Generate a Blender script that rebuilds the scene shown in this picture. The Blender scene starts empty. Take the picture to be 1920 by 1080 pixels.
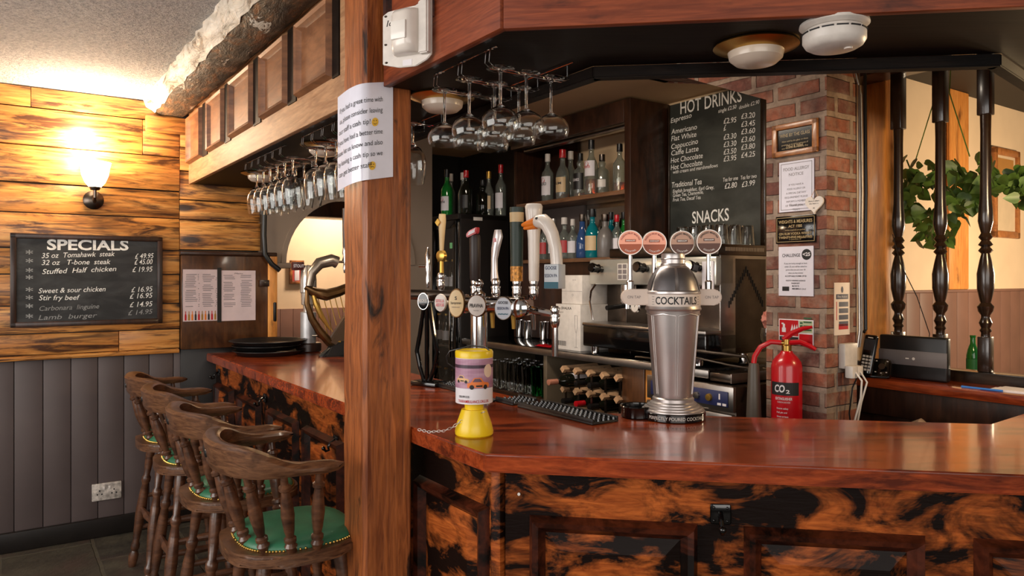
import bpy, bmesh, math, random
from mathutils import Vector, Matrix
random.seed(7)
SC = bpy.context.scene
COL = SC.collection
PI = math.pi

# ---------------------------------------------------------------- camera
F, HZ, EYE = 1394.0, 522.0, 1.45            # focal length (px of a 1920 frame), horizon row, eye height
cam = bpy.data.cameras.new('camera'); cam.sensor_width = 36; cam.lens = 36 * F / 1920
cam.shift_y = -(540 - HZ) / 1920; cam.clip_start = .05
co = bpy.data.objects.new('camera', cam); COL.objects.link(co)
co.location = (0, 0, EYE); co.rotation_euler = (PI / 2, 0, 0); SC.camera = co
# bar frame: u runs along the left bar away from the corner, v runs behind the bar
D = (-.5664, .8241); N = (.8241, .5664); C0 = (-.071, 1.907)
BAR = -math.atan2(.8241, .5664)             # local x toward the corner, local y behind the bar
LW = math.atan2(.5664, .8241)               # things on the far end wall
RB = math.atan2(-.1644, .9864)              # right bar front
DR = (.9864, -.1644); NR = (.1644, .9864)
def W(u, v, z=0.0): return Vector((C0[0] + u*D[0] + v*N[0], C0[1] + u*D[1] + v*N[1], z))
def R(s, o, z=0.0): return Vector((C0[0] + s*DR[0] + o*NR[0], C0[1] + s*DR[1] + o*NR[1], z))
def pt(x, y, Y): return Vector(((x-960)/F*Y, Y, EYE + (HZ-y)/F*Y))
def onv(x, y, v):
    r = (x-960)/F
    return pt(x, y, (v + N[0]*C0[0] + N[1]*C0[1]) / (N[0]*r + N[1]))
def onu(x, y, u):
    r = (x-960)/F
    return pt(x, y, (u + D[0]*C0[0] + D[1]*C0[1]) / (D[0]*r + D[1]))
def onz(x, y, z): return pt(x, y, (z-EYE)*F/(HZ-y))
def uvof(p):
    a = p[0]-C0[0]; b = p[1]-C0[1]
    return a*D[0]+b*D[1], a*N[0]+b*N[1]

# ---------------------------------------------------------------- exposure, world, lights
vs = SC.view_settings
vs.view_transform = 'Standard'; vs.look = 'None'; vs.gamma = 1; vs.use_curve_mapping = False
vs.exposure = 0.1
wd = bpy.data.worlds.new('room_ambient'); SC.world = wd; wd.use_nodes = True
bg = wd.node_tree.nodes['Background']; bg.inputs[0].default_value = (1.0, .93, .86, 1); bg.inputs[1].default_value = .13
def area(name, loc, target, sx, sy, power, col):
    l = bpy.data.lights.new(name, 'AREA'); l.shape = 'RECTANGLE'; l.size = sx; l.size_y = sy; l.energy = power; l.color = col
    o = bpy.data.objects.new(name, l); COL.objects.link(o); o.location = loc
    o.rotation_euler = (Vector(target) - Vector(loc)).to_track_quat('-Z', 'Y').to_euler(); return o
def lamp(name, loc, power, col, rad=.06):
    l = bpy.data.lights.new(name, 'POINT'); l.energy = power; l.color = col; l.shadow_soft_size = rad
    o = bpy.data.objects.new(name, l); COL.objects.link(o); o.location = loc; return o
area('window_daylight_left', W(.6, -3.4, 1.75), W(1.2, 0, 1.5), 3.6, 1.6, 105, (1, .95, .9))
area('window_daylight_behind', (.9, -2.6, 1.9), (.5, 2.2, 1.2), 4.6, 2.0, 95, (1, .93, .86))
lamp('canopy_end_lamp', (1.95, 2.2, 1.86), 24, (1, .68, .34), .08)
lamp('right_room_lamp', (4.0, 3.9, 1.55), 125, (1, .76, .50), .15)
lamp('arch_room_lamp', W(4.6, 1.6, 2.2), 52, (1, .82, .66), .12)
lamp('wall_sconce_light', W(2.98, -.63, 2.10), 27, (1, .80, .54), .07)
lamp('wall_sconce_uplight', W(3.02, -.63, 2.25), 16, (1, .84, .62), .05)
area('back_bar_light', W(1.0, .55, 2.46), W(1.2, 1.3, 1.0), .9, .3, 30, (1, .86, .70))

# ---------------------------------------------------------------- object helpers
def tag(o, label=None, cat=None, group=None, kind=None):
    if label: o['label'] = label
    if cat: o['category'] = cat
    if group: o['group'] = group
    if kind: o['kind'] = kind
    return o
def thing(name, label, cat, loc=(0, 0, 0), rz=0.0, group=None):
    o = bpy.data.objects.new(name, None); COL.objects.link(o); o.empty_display_size = .05
    o.location = loc; o.rotation_euler = (0, 0, rz)
    return tag(o, label, cat, group)
def dup(o, loc=None, rz=None, label=None, group=None, parent=None):
    c = o.copy(); COL.objects.link(c)
    if parent is not None: c.parent = parent
    if loc is not None: c.location = loc
    if rz is not None: c.rotation_euler = (0, 0, rz)
    if label: c['label'] = label
    if group: c['group'] = group
    for ch in list(o.children): dup(ch, parent=c)
    return c
def inv(o):
    return (Matrix.Translation(o.location) @ o.rotation_euler.to_matrix().to_4x4()).inverted()
ONE = Matrix.Identity(4)
def T(x, y, z): return Matrix.Translation((x, y, z))
def RX(a): return Matrix.Rotation(a, 4, 'X')
def RY(a): return Matrix.Rotation(a, 4, 'Y')
def RZ(a): return Matrix.Rotation(a, 4, 'Z')
def S3(x, y, z): return Matrix.Diagonal((x, y, z, 1))
def frame_to(a, b):
    a = Vector(a); b = Vector(b); d = b - a
    return Matrix.Translation(a) @ d.to_track_quat('Z', 'Y').to_matrix().to_4x4(), d.length

TXT = {}
def text_data(s, bold=0.0, shear=0.0):
    k = (s, bold, shear)
    if k not in TXT:
        c = bpy.data.curves.new('t', 'FONT'); c.body = s; c.size = 1; c.offset = bold; c.shear = shear
        c.resolution_u = 3; c.fill_mode = 'FRONT'
        o = bpy.data.objects.new('t', c); COL.objects.link(o)
        m = bpy.data.meshes.new_from_object(o)
        v = [tuple(x.co) for x in m.vertices]; f = [tuple(p.vertices) for p in m.polygons]
        bpy.data.objects.remove(o); bpy.data.meshes.remove(m); bpy.data.curves.remove(c)
        TXT[k] = (v, f)
    return TXT[k]

class MB:
    def __init__(s): s.bm = bmesh.new(); s.rnd = s.bm.faces.layers.float.new('rnd'); s.cur = 0.0
    def _add(s, vs, fs, m=ONE):
        bv = [s.bm.verts.new(m @ Vector(v)) for v in vs]
        out = []
        for f in fs:
            try:
                q = s.bm.faces.new([bv[i] for i in f]); q[s.rnd] = s.cur; out.append(q)
            except ValueError: pass
        return bv, out
    def box(s, x0, x1, y0, y1, z0, z1, m=ONE, bev=0.0, seg=2):
        vs = [(x, y, z) for x in (x0, x1) for y in (y0, y1) for z in (z0, z1)]
        fs = [(0, 1, 3, 2), (4, 6, 7, 5), (0, 4, 5, 1), (2, 3, 7, 6), (0, 2, 6, 4), (1, 5, 7, 3)]
        bv, bf = s._add(vs, fs, m)
        if bev > 0:
            es = list({e for f in bf for e in f.edges})
            bmesh.ops.bevel(s.bm, geom=es, offset=bev, segments=seg, affect='EDGES', profile=.5)
        return s
    def prism(s, poly, h0, h1, m=ONE, bev=0.0):
        n = len(poly)
        vs = [(p[0], p[1], h0) for p in poly] + [(p[0], p[1], h1) for p in poly]
        fs = [tuple(range(n))[::-1], tuple(range(n, 2*n))] + [(i, (i+1) % n, n+(i+1) % n, n+i) for i in range(n)]
        bv, bf = s._add(vs, fs, m)
        if bev > 0:
            es = [e for e in {e for f in bf for e in f.edges}]
            bmesh.ops.bevel(s.bm, geom=es, offset=bev, segments=2, affect='EDGES')
        return s
    def poly(s, pts, m=ONE): s._add(pts, [tuple(range(len(pts)))], m); return s
    def lathe(s, prof, m=ONE, n=24, closed=False, a0=0, a1=2*PI):
        full = abs(a1-a0-2*PI) < 1e-6
        k = n if full else n+1
        vs = []; rings = []
        for r, z in prof:
            if r < 1e-6: rings.append([len(vs)]); vs.append((0, 0, z))
            else:
                rings.append(list(range(len(vs), len(vs)+k)))
                for i in range(k):
                    a = a0 + (a1-a0)*i/n; vs.append((r*math.cos(a), r*math.sin(a), z))
        fs = []
        pr = list(zip(rings, rings[1:])) + ([(rings[-1], rings[0])] if closed else [])
        for A, B in pr:
            for i in range(n):
                j = (i+1) % k
                if len(A) == 1 and len(B) == 1: continue
                if len(A) == 1: fs.append((A[0], B[j], B[i]))
                elif len(B) == 1: fs.append((A[i], A[j], B[0]))
                else: fs.append((A[i], A[j], B[j], B[i]))
        s._add(vs, fs, m); return s
    def cyl(s, r, z0, z1, m=ONE, n=24, r2=None, bev=0.0):
        r2 = r if r2 is None else r2
        if bev: return s.lathe([(0, z0), (r-bev, z0), (r, z0+bev), (r2, z1-bev), (r2-bev, z1), (0, z1)], m, n)
        return s.lathe([(0, z0), (r, z0), (r2, z1), (0, z1)], m, n)
    def rod(s, a, b, r, n=10, r2=None, m=ONE):
        q, L = frame_to(a, b); return s.cyl(r, 0, L, m @ q, n, r2)
    def turned(s, a, b, prof, n=12, m=ONE):
        q, L = frame_to(a, b); return s.lathe([(0, 0)] + [(r, t*L) for t, r in prof] + [(0, L)], m @ q, n)
    def sph(s, c, r, m=ONE, n=16, k=8, sz=1.0):
        return s.lathe([(r*math.sin(PI*i/k), -r*sz*math.cos(PI*i/k)) for i in range(k+1)], m @ T(*c), n)
    def tube(s, pts, r, n=8, m=ONE, rad=None, closed=False):
        P = [Vector(p) for p in pts]; L = len(P); vs = []; up = None
        for i in range(L):
            if closed: t = P[(i+1) % L] - P[i-1]
            else: t = P[min(i+1, L-1)] - P[max(i-1, 0)]
            t.normalize()
            if up is None:
                up = Vector((0, 0, 1)) if abs(t.z) < .9 else Vector((1, 0, 0))
            a = up - t*up.dot(t)
            a.normalize(); up = a; b = t.cross(a)
            rr = rad[i] if rad else r
            for k in range(n):
                w = 2*PI*k/n; vs.append(P[i] + a*rr*math.cos(w) + b*rr*math.sin(w))
        fs = []
        for i in range(L if closed else L-1):
            j = (i+1) % L
            for k in range(n): fs.append((i*n+k, i*n+(k+1) % n, j*n+(k+1) % n, j*n+k))
        if not closed: fs += [tuple(range(n))[::-1], tuple(range((L-1)*n, L*n))]
        s._add(vs, fs, m); return s
    def sweep(s, pts, sec, m=ONE, closed=False):     # pts: list of (origin, xaxis, yaxis); sec(i) -> list of 2d points
        vs = []; k = None
        for i, (o, ax, ay) in enumerate(pts):
            q = sec(i); k = len(q)
            for x, y in q: vs.append(Vector(o) + Vector(ax)*x + Vector(ay)*y)
        L = len(pts); fs = []
        for i in range(L if closed else L-1):
            j = (i+1) % L
            for c in range(k): fs.append((i*k+c, i*k+(c+1) % k, j*k+(c+1) % k, j*k+c))
        if not closed: fs += [tuple(range(k))[::-1], tuple(range((L-1)*k, L*k))]
        s._add(vs, fs, m); return s
    def txt(s, st, x0, z0, w, h, m=ONE, bold=0.0, shear=0.0, y=0.0, warp=None, align='l'):
        # text facing -y: left baseline at (x0, z0), cap height h, width w (None = natural)
        v, f = text_data(st, bold, shear)
        if not v: return s
        xs = [a[0] for a in v]; mn, mx = min(xs), max(xs)
        sy = h/.70; sx = sy if w is None else w/max(mx-mn, 1e-6)
        off = 0 if align == 'l' else (-(mx-mn)*sx/2 if align == 'c' else -(mx-mn)*sx)
        pts = [(x0 + off + (a[0]-mn)*sx, y, z0 + a[1]*sy) for a in v]
        if warp: pts = [warp(p) for p in pts]
        s._add(pts, f, m); return s
    def wtxt(s, st, par, plane, x0, x1, y, hp, bold=0.0, shear=0.0, y1=None, lift=.0012):
        # write st on the real plane from frame column x0 to x1 on baseline row y (y1 at its end)
        P0 = plane(x0, y); P1 = plane(x1, y if y1 is None else y1); I = inv(par)
        a = I @ P0; b = I @ P1; d = b - a; h = hp*P0.y/F
        v, f = text_data(st, bold, shear)
        xs = [q[0] for q in v]; mn, mx = min(xs), max(xs)
        ex = d / max(mx-mn, 1e-6); sy = h/.70
        s._add([a + ex*(q[0]-mn) + Vector((0, -lift, q[1]*sy)) for q in v], f); return s
    def build(s, name, mat, par=None, smooth=True, ang=35, loc=None, rz=None, keep_flat=False):
        bmesh.ops.remove_doubles(s.bm, verts=s.bm.verts[:], dist=1e-6)
        bmesh.ops.recalc_face_normals(s.bm, faces=s.bm.faces[:])
        uvl = s.bm.loops.layers.uv.new('UVMap')
        for f in s.bm.faces:
            n = f.normal; ax, ay, az = abs(n.x), abs(n.y), abs(n.z)
            for l in f.loops:
                c = l.vert.co
                l[uvl].uv = (c.x, c.y) if az >= ax and az >= ay else ((c.x, c.z) if ay >= ax else (c.y, c.z))
            if smooth: f.smooth = True
        me = bpy.data.meshes.new(name); s.bm.to_mesh(me); s.bm.free()
        if smooth: me.set_sharp_from_angle(angle=math.radians(ang))
        me.materials.append(mat)
        o = bpy.data.objects.new(name, me); COL.objects.link(o)
        if par is not None: o.parent = par
        if loc is not None: o.location = loc
        if rz is not None: o.rotation_euler = (0, 0, rz)
        return o
def struct(o): o['kind'] = 'structure'; return o

# ---------------------------------------------------------------- materials
def srgb(r, g, b):
    f = lambda c: (c/255)/12.92 if c <= 10 else ((c/255+.055)/1.055)**2.4
    return (f(r), f(g), f(b), 1)
class NT:
    def __init__(s, name):
        s.m = bpy.data.materials.new(name); s.m.use_nodes = True; s.t = s.m.node_tree
        s.b = s.t.nodes['Principled BSDF']; s.tc = None
    def n(s, k, **kw):
        q = s.t.nodes.new('ShaderNode'+k)
        for a, v in kw.items():
            if a.startswith('i_'):
                key = a[2:]; key = int(key) if key.isdigit() else key.replace('_', ' ')
                q.inputs[key].default_value = v
            else: setattr(q, a, v)
        return q
    def l(s, a, b): s.t.links.new(a, b)
    def coord(s, scale=(1, 1, 1), kind='Object', rnd=False, rot=(0, 0, 0)):
        if not s.tc: s.tc = s.n('TexCoord')
        src = s.tc.outputs[kind]
        if rnd:
            at = s.n('Attribute', attribute_name='rnd'); ml = s.n('VectorMath', operation='SCALE'); ml.inputs[0].default_value = (17.3, 9.1, 23.7)
            s.l(at.outputs['Fac'], ml.inputs['Scale']); ad = s.n('VectorMath', operation='ADD'); s.l(src, ad.inputs[0]); s.l(ml.outputs[0], ad.inputs[1]); src = ad.outputs[0]
        mp = s.n('Mapping'); mp.inputs['Scale'].default_value = scale; mp.inputs['Rotation'].default_value = rot
        s.l(src, mp.inputs[0]); return mp.outputs[0]
    def noise(s, vec, scale=5, detail=4, rough=.55, dist=0.0):
        q = s.n('TexNoise'); q.inputs['Scale'].default_value = scale; q.inputs['Detail'].default_value = detail
        q.inputs['Roughness'].default_value = rough; q.inputs['Distortion'].default_value = dist
        s.l(vec, q.inputs['Vector']); return q.outputs['Fac']
    def ramp(s, fac, stops):
        q = s.n('ValToRGB'); e = q.color_ramp.elements
        while len(e) < len(stops): e.new(.5)
        for i, (p, c) in enumerate(stops):
            e[i].position = p; e[i].color = c if not isinstance(c, (int, float)) else (c, c, c, 1)
        s.l(fac, q.inputs[0]); return q.outputs[0]
    def mix(s, fac, a, b, mode='MIX'):
        q = s.n('Mix', data_type='RGBA', blend_type=mode)
        for v, i in ((fac, 0), (a, 6), (b, 7)):
            if hasattr(v, 'is_linked'): s.l(v, q.inputs[i])
            else: q.inputs[i].default_value = v
        return q.outputs[2]
    def bump(s, h, strength=.3, dist=.01):
        q = s.n('Bump'); q.inputs['Strength'].default_value = strength; q.inputs['Distance'].default_value = dist
        s.l(h, q.inputs['Height']); s.l(q.outputs[0], s.b.inputs['Normal'])
    def set(s, **kw):
        for k, v in kw.items():
            i = s.b.inputs[k.replace('_', ' ')]
            if hasattr(v, 'is_linked'): s.l(v, i)
            else: i.default_value = v
        return s
def plain(name, col, rough=.5, metal=0.0, coat=0.0, spec=.5, var=.0, vscale=12, bump=0.0):
    t = NT(name); t.set(Roughness=rough, Metallic=metal, Coat_Weight=coat); t.b.inputs['Specular IOR Level'].default_value = spec
    v = max(var, .04)
    nz = t.noise(t.coord(), vscale, 3)
    d = tuple(c*(1-v*1.6) for c in col[:3])+(1,); e = tuple(min(1, c*(1+v)) for c in col[:3])+(1,)
    t.set(Base_Color=t.ramp(nz, [(.3, d), (.7, e)]))
    if bump: t.bump(t.noise(t.coord(), vscale*6, 3), bump, .004)
    return t.m
def wood(name, c1, c2, dark, grain=(1, 14, 14), dscale=(1, 3, 3), dlo=.55, dhi=.68, rough=.4, coat=.0, bump=.15, dist=1.2, rnd=True, dmax=1.0, gs=3.0, ds=2.0, crough=.1, spec=.5):
    t = NT(name); g = t.noise(t.coord(grain, rnd=rnd), gs, 5, .6, dist)
    base = t.ramp(g, [(.3, c1), (.7, c2)])
    dn = t.noise(t.coord(dscale, rnd=rnd), ds, 5, .62, .6)
    f = t.ramp(dn, [(dlo, 0.0), (dhi, dmax)])
    fine = t.noise(t.coord(tuple(a*4 for a in grain), rnd=rnd), gs, 2)
    base = t.mix(.25, base, t.ramp(fine, [(.35, .25), (.6, 1.0)]), 'MULTIPLY')
    t.set(Base_Color=t.mix(f, base, dark), Roughness=rough, Coat_Weight=coat, Coat_Roughness=crough, Specular_IOR_Level=spec)
    t.bump(g, bump, .006)
    return t.m
def glassm(name, col=(1, 1, 1, 1), ior=1.45, rough=0.0):
    m = bpy.data.materials.new(name); m.use_nodes = True; t = m.node_tree; t.nodes.remove(t.nodes['Principled BSDF'])
    g = t.nodes.new('ShaderNodeBsdfGlass'); g.inputs['Color'].default_value = col; g.inputs['IOR'].default_value = ior; g.inputs['Roughness'].default_value = rough
    t.links.new(g.outputs[0], t.nodes['Material Output'].inputs[0]); return m
def glow(name, col, strength):
    t = NT(name); t.set(Base_Color=col, Emission_Color=col, Emission_Strength=strength, Roughness=.4); return t.m
M = {}
# scorched pine boards: honey wood, dark scorch streaks along the grain and knots
t = NT('scorched_pine'); gv = t.coord((16, 1.1, 16), rnd=True)
g = t.noise(gv, 2.2, 5, .6, 1.0)
b = t.ramp(g, [(.25, srgb(160, 96, 40)), (.5, srgb(202, 134, 62)), (.75, srgb(224, 166, 92))])
s1 = t.noise(t.coord((9, 1.0, 9), rnd=True), 2.6, 5, .66, .8)
b = t.mix(t.ramp(s1, [(.47, 0.0), (.62, .95)]), b, srgb(62, 30, 12))
s3 = t.noise(t.coord((30, 2.0, 30), rnd=True), 2.0, 3, .6, .6)
b = t.mix(t.ramp(s3, [(.55, 0.0), (.66, .75)]), b, srgb(60, 30, 12))
vo = t.n('TexVoronoi'); vo.inputs['Scale'].default_value = 1.0; t.l(t.coord((6.5, 2.3, 6.5), rnd=True), vo.inputs['Vector'])
b = t.mix(t.ramp(vo.outputs['Distance'], [(.10, .95), (.19, 0.0)]), b, srgb(34, 16, 8))
t.set(Base_Color=b, Roughness=.42, Coat_Weight=.25, Coat_Roughness=.25); t.bump(g, .2, .005); M['pine'] = t.m
M['post'] = wood('oak_post', srgb(108, 52, 22), srgb(182, 104, 52), srgb(40, 19, 9), (14, 14, 1.1), (7, 7, 1.6), .57, .66, .42, .08, .35)
M['canopy'] = wood('golden_oak', srgb(146, 98, 62), srgb(196, 150, 108), srgb(82, 46, 26), (1.1, 9, 9), (2, 3, 3), .55, .85, .55, .0, .12, dmax=.7, crough=.3)
M['canopy_panel'] = wood('oak_panel', srgb(104, 62, 36), srgb(160, 106, 68), srgb(58, 32, 18), (1.1, 1.1, 5), (3, 3, 3), .5, .8, .45, .05, .12, dmax=.7)
M['canopy_red'] = wood('red_mahogany', srgb(106, 44, 22), srgb(152, 74, 40), srgb(40, 16, 10), (1.2, 18, 18), (1.5, 7, 7), .54, .72, .5, .0, .12, spec=.25)
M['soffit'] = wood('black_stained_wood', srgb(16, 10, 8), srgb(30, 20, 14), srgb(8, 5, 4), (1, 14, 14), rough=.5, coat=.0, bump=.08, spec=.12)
M['worktop'] = wood('red_lacquered_top', srgb(120, 42, 17), srgb(172, 76, 34), srgb(70, 22, 10), (1.2, 14, 14), (1.3, 8, 8), .48, .64, .22, .36, .06, dmax=.9, crough=.08)
M['front'] = wood('rubbed_dark_wood', srgb(132, 60, 22), srgb(192, 102, 44), srgb(18, 7, 4), (2.2, 2.2, 15), (2.2, 2.2, 4.2), .40, .54, .5, .06, .2, 2.0, crough=.25, ds=2.6, spec=.10)
M['moulding'] = wood('dark_red_moulding', srgb(58, 24, 14), srgb(92, 42, 24), srgb(14, 7, 5), (6, 6, 6), (4, 4, 4), .45, .6, .34, .10, .1, crough=.2, spec=.3)
M['stool'] = wood('brown_turned_wood', srgb(62, 36, 24), srgb(112, 72, 48), srgb(30, 16, 10), (3, 3, 9), (4, 4, 4), .52, .75, .34, .25, .25)
M['rail'] = wood('worn_brown_rail', srgb(70, 42, 28), srgb(126, 86, 58), srgb(34, 18, 12), (4, 4, 26), (3, 3, 8), .54, .74, .32, .3, .25)
M['green'] = plain('green_leather', srgb(48, 112, 80), .42, var=.18, vscale=9, bump=.12)
M['brass'] = plain('aged_brass', srgb(196, 158, 84), .28, 1.0)
M['chrome'] = plain('polished_chrome', srgb(205, 202, 200), .10, 1.0)
M['steel'] = plain('brushed_steel', srgb(176, 170, 164), .32, 1.0, var=.1)
M['darksteel'] = plain('dark_steel', srgb(96, 86, 78), .3, 1.0, var=.15)
M['pewter'] = plain('satin_pewter', srgb(196, 190, 188), .36, .9)
M['greybottle'] = plain('grey_bottle', srgb(108, 102, 98), .3)
M['pewter2'] = plain('dark_pewter', srgb(138, 134, 136), .36, .85)
M['black'] = plain('black_plastic', srgb(18, 17, 17), .35)
M['gloss'] = plain('black_gloss', srgb(10, 9, 9), .12, coat=.3)
M['rubber'] = plain('black_rubber', srgb(20, 19, 19), .4)
M['white'] = plain('white_plastic', srgb(214, 206, 198), .4, var=.06, vscale=30)
M['paper'] = plain('white_paper', srgb(222, 216, 220), .6)
M['film'] = plain('laminated_paper', srgb(226, 224, 236), .18, coat=.5)
M['ink'] = plain('black_ink', srgb(26, 24, 26), .6)
M['greyink'] = plain('grey_ink', srgb(120, 112, 112), .6)
M['chalk'] = plain('white_chalk', srgb(232, 230, 224), .9, var=.12, vscale=60)
M['dimchalk'] = plain('smudged_chalk', srgb(150, 150, 148), .9, var=.2, vscale=40)
t = NT('chalkboard'); q = t.noise(t.coord((2, 2, 5)), 2.5, 5, .6, .5)
t.set(Base_Color=t.ramp(q, [(.4, srgb(24, 24, 24)), (.75, srgb(62, 62, 62))]), Roughness=.55); M['board'] = t.m
t = NT('grey_chalkboard'); q = t.noise(t.coord((1.5, 2, 3)), 2.0, 4, .6, .5)
t.set(Base_Color=t.ramp(q, [(.35, srgb(40, 42, 38)), (.75, srgb(78, 80, 74))]), Roughness=.38); M['board2'] = t.m
M['dado'] = plain('taupe_paint', srgb(84, 72, 70), .5, var=.08, vscale=3, bump=.05)
M['skirt'] = plain('black_paint', srgb(26, 21, 18), .4, var=.2)
M['cream'] = plain('cream_plaster', srgb(206, 178, 142), .75, var=.06, vscale=2, bump=.08)
M['cream2'] = plain('cream_grained_paper', srgb(224, 198, 164), .7, var=.05, vscale=3)
M['mauve'] = plain('brown_mauve_panelling', srgb(120, 86, 72), .55, var=.12, vscale=3)
M['archpaint'] = plain('taupe_arch_paint', srgb(138, 120, 104), .55, var=.06, vscale=3)
M['darkwood'] = wood('dark_brown_wood', srgb(40, 22, 14), srgb(66, 38, 24), srgb(18, 10, 7), (8, 8, 1), (4, 4, 1.4), .5, .7, .34, .15, .12)
M['darkboard'] = wood('brown_menu_board', srgb(66, 38, 20), srgb(98, 60, 32), srgb(36, 20, 12), (6, 6, 1), (3, 3, 2), .5, .75, .3, .3, .1)
M['shelf'] = wood('brown_shelf_wood', srgb(98, 66, 44), srgb(138, 98, 68), srgb(50, 30, 20), (1, 14, 14), (1.5, 5, 5), .55, .75, .4, .1, .12)
M['orangetimber'] = wood('orange_timber', srgb(204, 124, 50), srgb(236, 164, 84), srgb(82, 42, 18), (9, 9, .9), (3, 3, .9), .58, .7, .45, .05, .3)
M['spindle'] = wood('black_brown_spindle', srgb(30, 20, 14), srgb(52, 36, 24), srgb(12, 8, 6), (6, 6, 2), rough=.24, coat=.3, bump=.05)
M['lightwood'] = wood('light_rack_wood', srgb(186, 142, 104), srgb(216, 176, 136), srgb(96, 64, 42), (10, 2, 10), (3, 3, 3), .55, .8, .5, 0, .1)
M['framewood'] = wood('picture_frame_wood', srgb(146, 86, 42), srgb(184, 120, 64), srgb(80, 42, 20), (4, 4, 4), rough=.35, coat=.2)
# rough painted beam: flaking white over dark rusty timber
t = NT('flaking_beam'); q = t.noise(t.coord((2, 6, 6)), 2.2, 6, .7, .5)
q2 = t.noise(t.coord((3, 8, 8)), 3.0, 5, .7)
under = t.ramp(q2, [(.35, srgb(40, 34, 28)), (.52, srgb(84, 68, 52)), (.66, srgb(140, 90, 48))])
pn = t.noise(t.coord((3, 10, 10)), 2.0, 5, .65)
sep = t.n('SeparateXYZ'); t.l(t.tc.outputs['Normal'], sep.inputs[0])
paint = t.mix(1.0, t.ramp(sep.outputs['Z'], [(0.0, 0.0), (.25, .02), (.5, .12)]), t.ramp(pn, [(.3, .55), (.7, .95)]), 'ADD')
fl = t.n('Math', operation='GREATER_THAN'); t.l(q, fl.inputs[0]); fl.inputs[1].default_value = .62
t.set(Base_Color=t.mix(fl.outputs[0], under, srgb(214, 206, 192)), Roughness=.6); t.bump(q, .8, .02); M['beam'] = t.m
t = NT('flaking_white_paint'); q = t.noise(t.coord((3, 9, 9)), 2.4, 6, .7, .6)
t.set(Base_Color=t.ramp(q, [(.36, srgb(92, 72, 54)), (.46, srgb(196, 186, 170)), (.7, srgb(228, 222, 212))]), Roughness=.55); t.bump(q, .6, .015); M['beamwhite'] = t.m
t = NT('stippled_ceiling'); q = t.noise(t.coord(), 70, 4, .7); q2 = t.noise(t.coord(), 2.2, 3)
t.set(Base_Color=t.mix(.3, t.ramp(q, [(.3, srgb(150, 148, 152)), (.65, srgb(214, 211, 208))]), t.ramp(q2, [(.3, .6), (.7, .95)]), 'MULTIPLY'), Roughness=.85); t.bump(q, .9, .02); M['ceiling'] = t.m
def tiles(name, kind, c1, c2, mortar, bw, rh, ms, rough, bias=0.0, rz=0):
    t = NT(name); br = t.n('TexBrick'); v = t.coord(kind=kind, rot=(0, 0, rz)) 
    wob = t.noise(t.coord(kind=kind), 9, 3); mx = t.n('VectorMath', operation='SCALE'); mx.inputs['Scale'].default_value = .012
    cmb = t.n('CombineXYZ'); t.l(wob, cmb.inputs[0]); t.l(wob, cmb.inputs[1]); t.l(cmb.outputs[0], mx.inputs[0])
    ad = t.n('VectorMath', operation='ADD'); t.l(v, ad.inputs[0]); t.l(mx.outputs[0], ad.inputs[1]); t.l(ad.outputs[0], br.inputs['Vector'])
    br.inputs['Scale'].default_value = 1; br.inputs['Brick Width'].default_value = bw; br.inputs['Row Height'].default_value = rh
    br.inputs['Mortar Size'].default_value = ms; br.inputs['Mortar Smooth'].default_value = .3; br.inputs['Bias'].default_value = bias
    br.inputs['Color1'].default_value = c1; br.inputs['Color2'].default_value = c2; br.inputs['Mortar'].default_value = mortar
    sp = t.noise(t.coord(kind=kind), 26, 5, .7); c = t.mix(.8, br.outputs[0], t.ramp(sp, [(.3, .45), (.65, 1.25)]), 'MULTIPLY')
    w2 = t.noise(t.coord(kind=kind), 7, 5, .7); c = t.mix(t.ramp(w2, [(.46, 0.0), (.68, .75)]), c, mortar); w3 = t.noise(t.coord(kind=kind), 4.3, 3, .6); c = t.mix(t.ramp(w3, [(.5, 0.0), (.7, .6)]), c, srgb(70, 46, 42))
    t.set(Base_Color=c, Roughness=rough)
    iv = t.n('Math', operation='SUBTRACT'); iv.inputs[0].default_value = 1; t.l(br.outputs['Fac'], iv.inputs[1])
    ml = t.n('Math', operation='MULTIPLY_ADD'); t.l(sp, ml.inputs[0]); ml.inputs[1].default_value = .5; t.l(iv.outputs[0], ml.inputs[2])
    t.bump(ml.outputs[0], .8, .012); return t.m
M['brick'] = tiles('old_brick', 'UV', srgb(150, 88, 64), srgb(104, 62, 54), srgb(152, 132, 116), .215, .078, .014, .85)
M['slate'] = tiles('slate_floor', 'Object', srgb(66, 60, 50), srgb(48, 45, 40), srgb(84, 78, 64), .62, .42, .010, .5)
M['glass'] = glassm('clear_glass', (.985, .99, .985, 1))
def tinted(name, c, tr):
    m = plain(name, c, .06, 0, .3); b = m.node_tree.nodes['Principled BSDF']; b.inputs['Transmission Weight'].default_value = tr; b.inputs['IOR'].default_value = 1.4; return m
M['bottleglass'] = tinted('pale_bottle_glass', srgb(214, 220, 212), .9)
M['greenglass'] = tinted('green_bottle_glass', srgb(34, 140, 56), .45)
M['darkglass'] = tinted('dark_bottle_glass', srgb(26, 28, 20), .4)
M['blueglass'] = tinted('blue_bottle_glass', srgb(60, 92, 146), .4)
M['tealglass'] = tinted('teal_bottle_glass', srgb(14, 138, 150), .45)
M['frost'] = plain('frosted_dome', srgb(206, 190, 174), .25)
M['amber'] = glassm('amber_spirit', (.9, .42, .06, 1), 1.33)
M['mirror'] = plain('mirror_glass', srgb(190, 184, 176), .04, 1.0)
M['red'] = plain('red_enamel', srgb(186, 16, 28), .28, coat=.3)
M['yellow'] = plain('yellow_plastic', srgb(232, 196, 26), .32)
M['orange'] = plain('orange_beak', srgb(224, 120, 30), .35)
M['bone'] = plain('white_ceramic', srgb(226, 216, 206), .25, coat=.3)
M['leaf'] = plain('ivy_leaf', srgb(92, 124, 52), .4, var=.35, vscale=14)
M['gold'] = plain('gold_paint', srgb(190, 150, 72), .3, .8)
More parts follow.
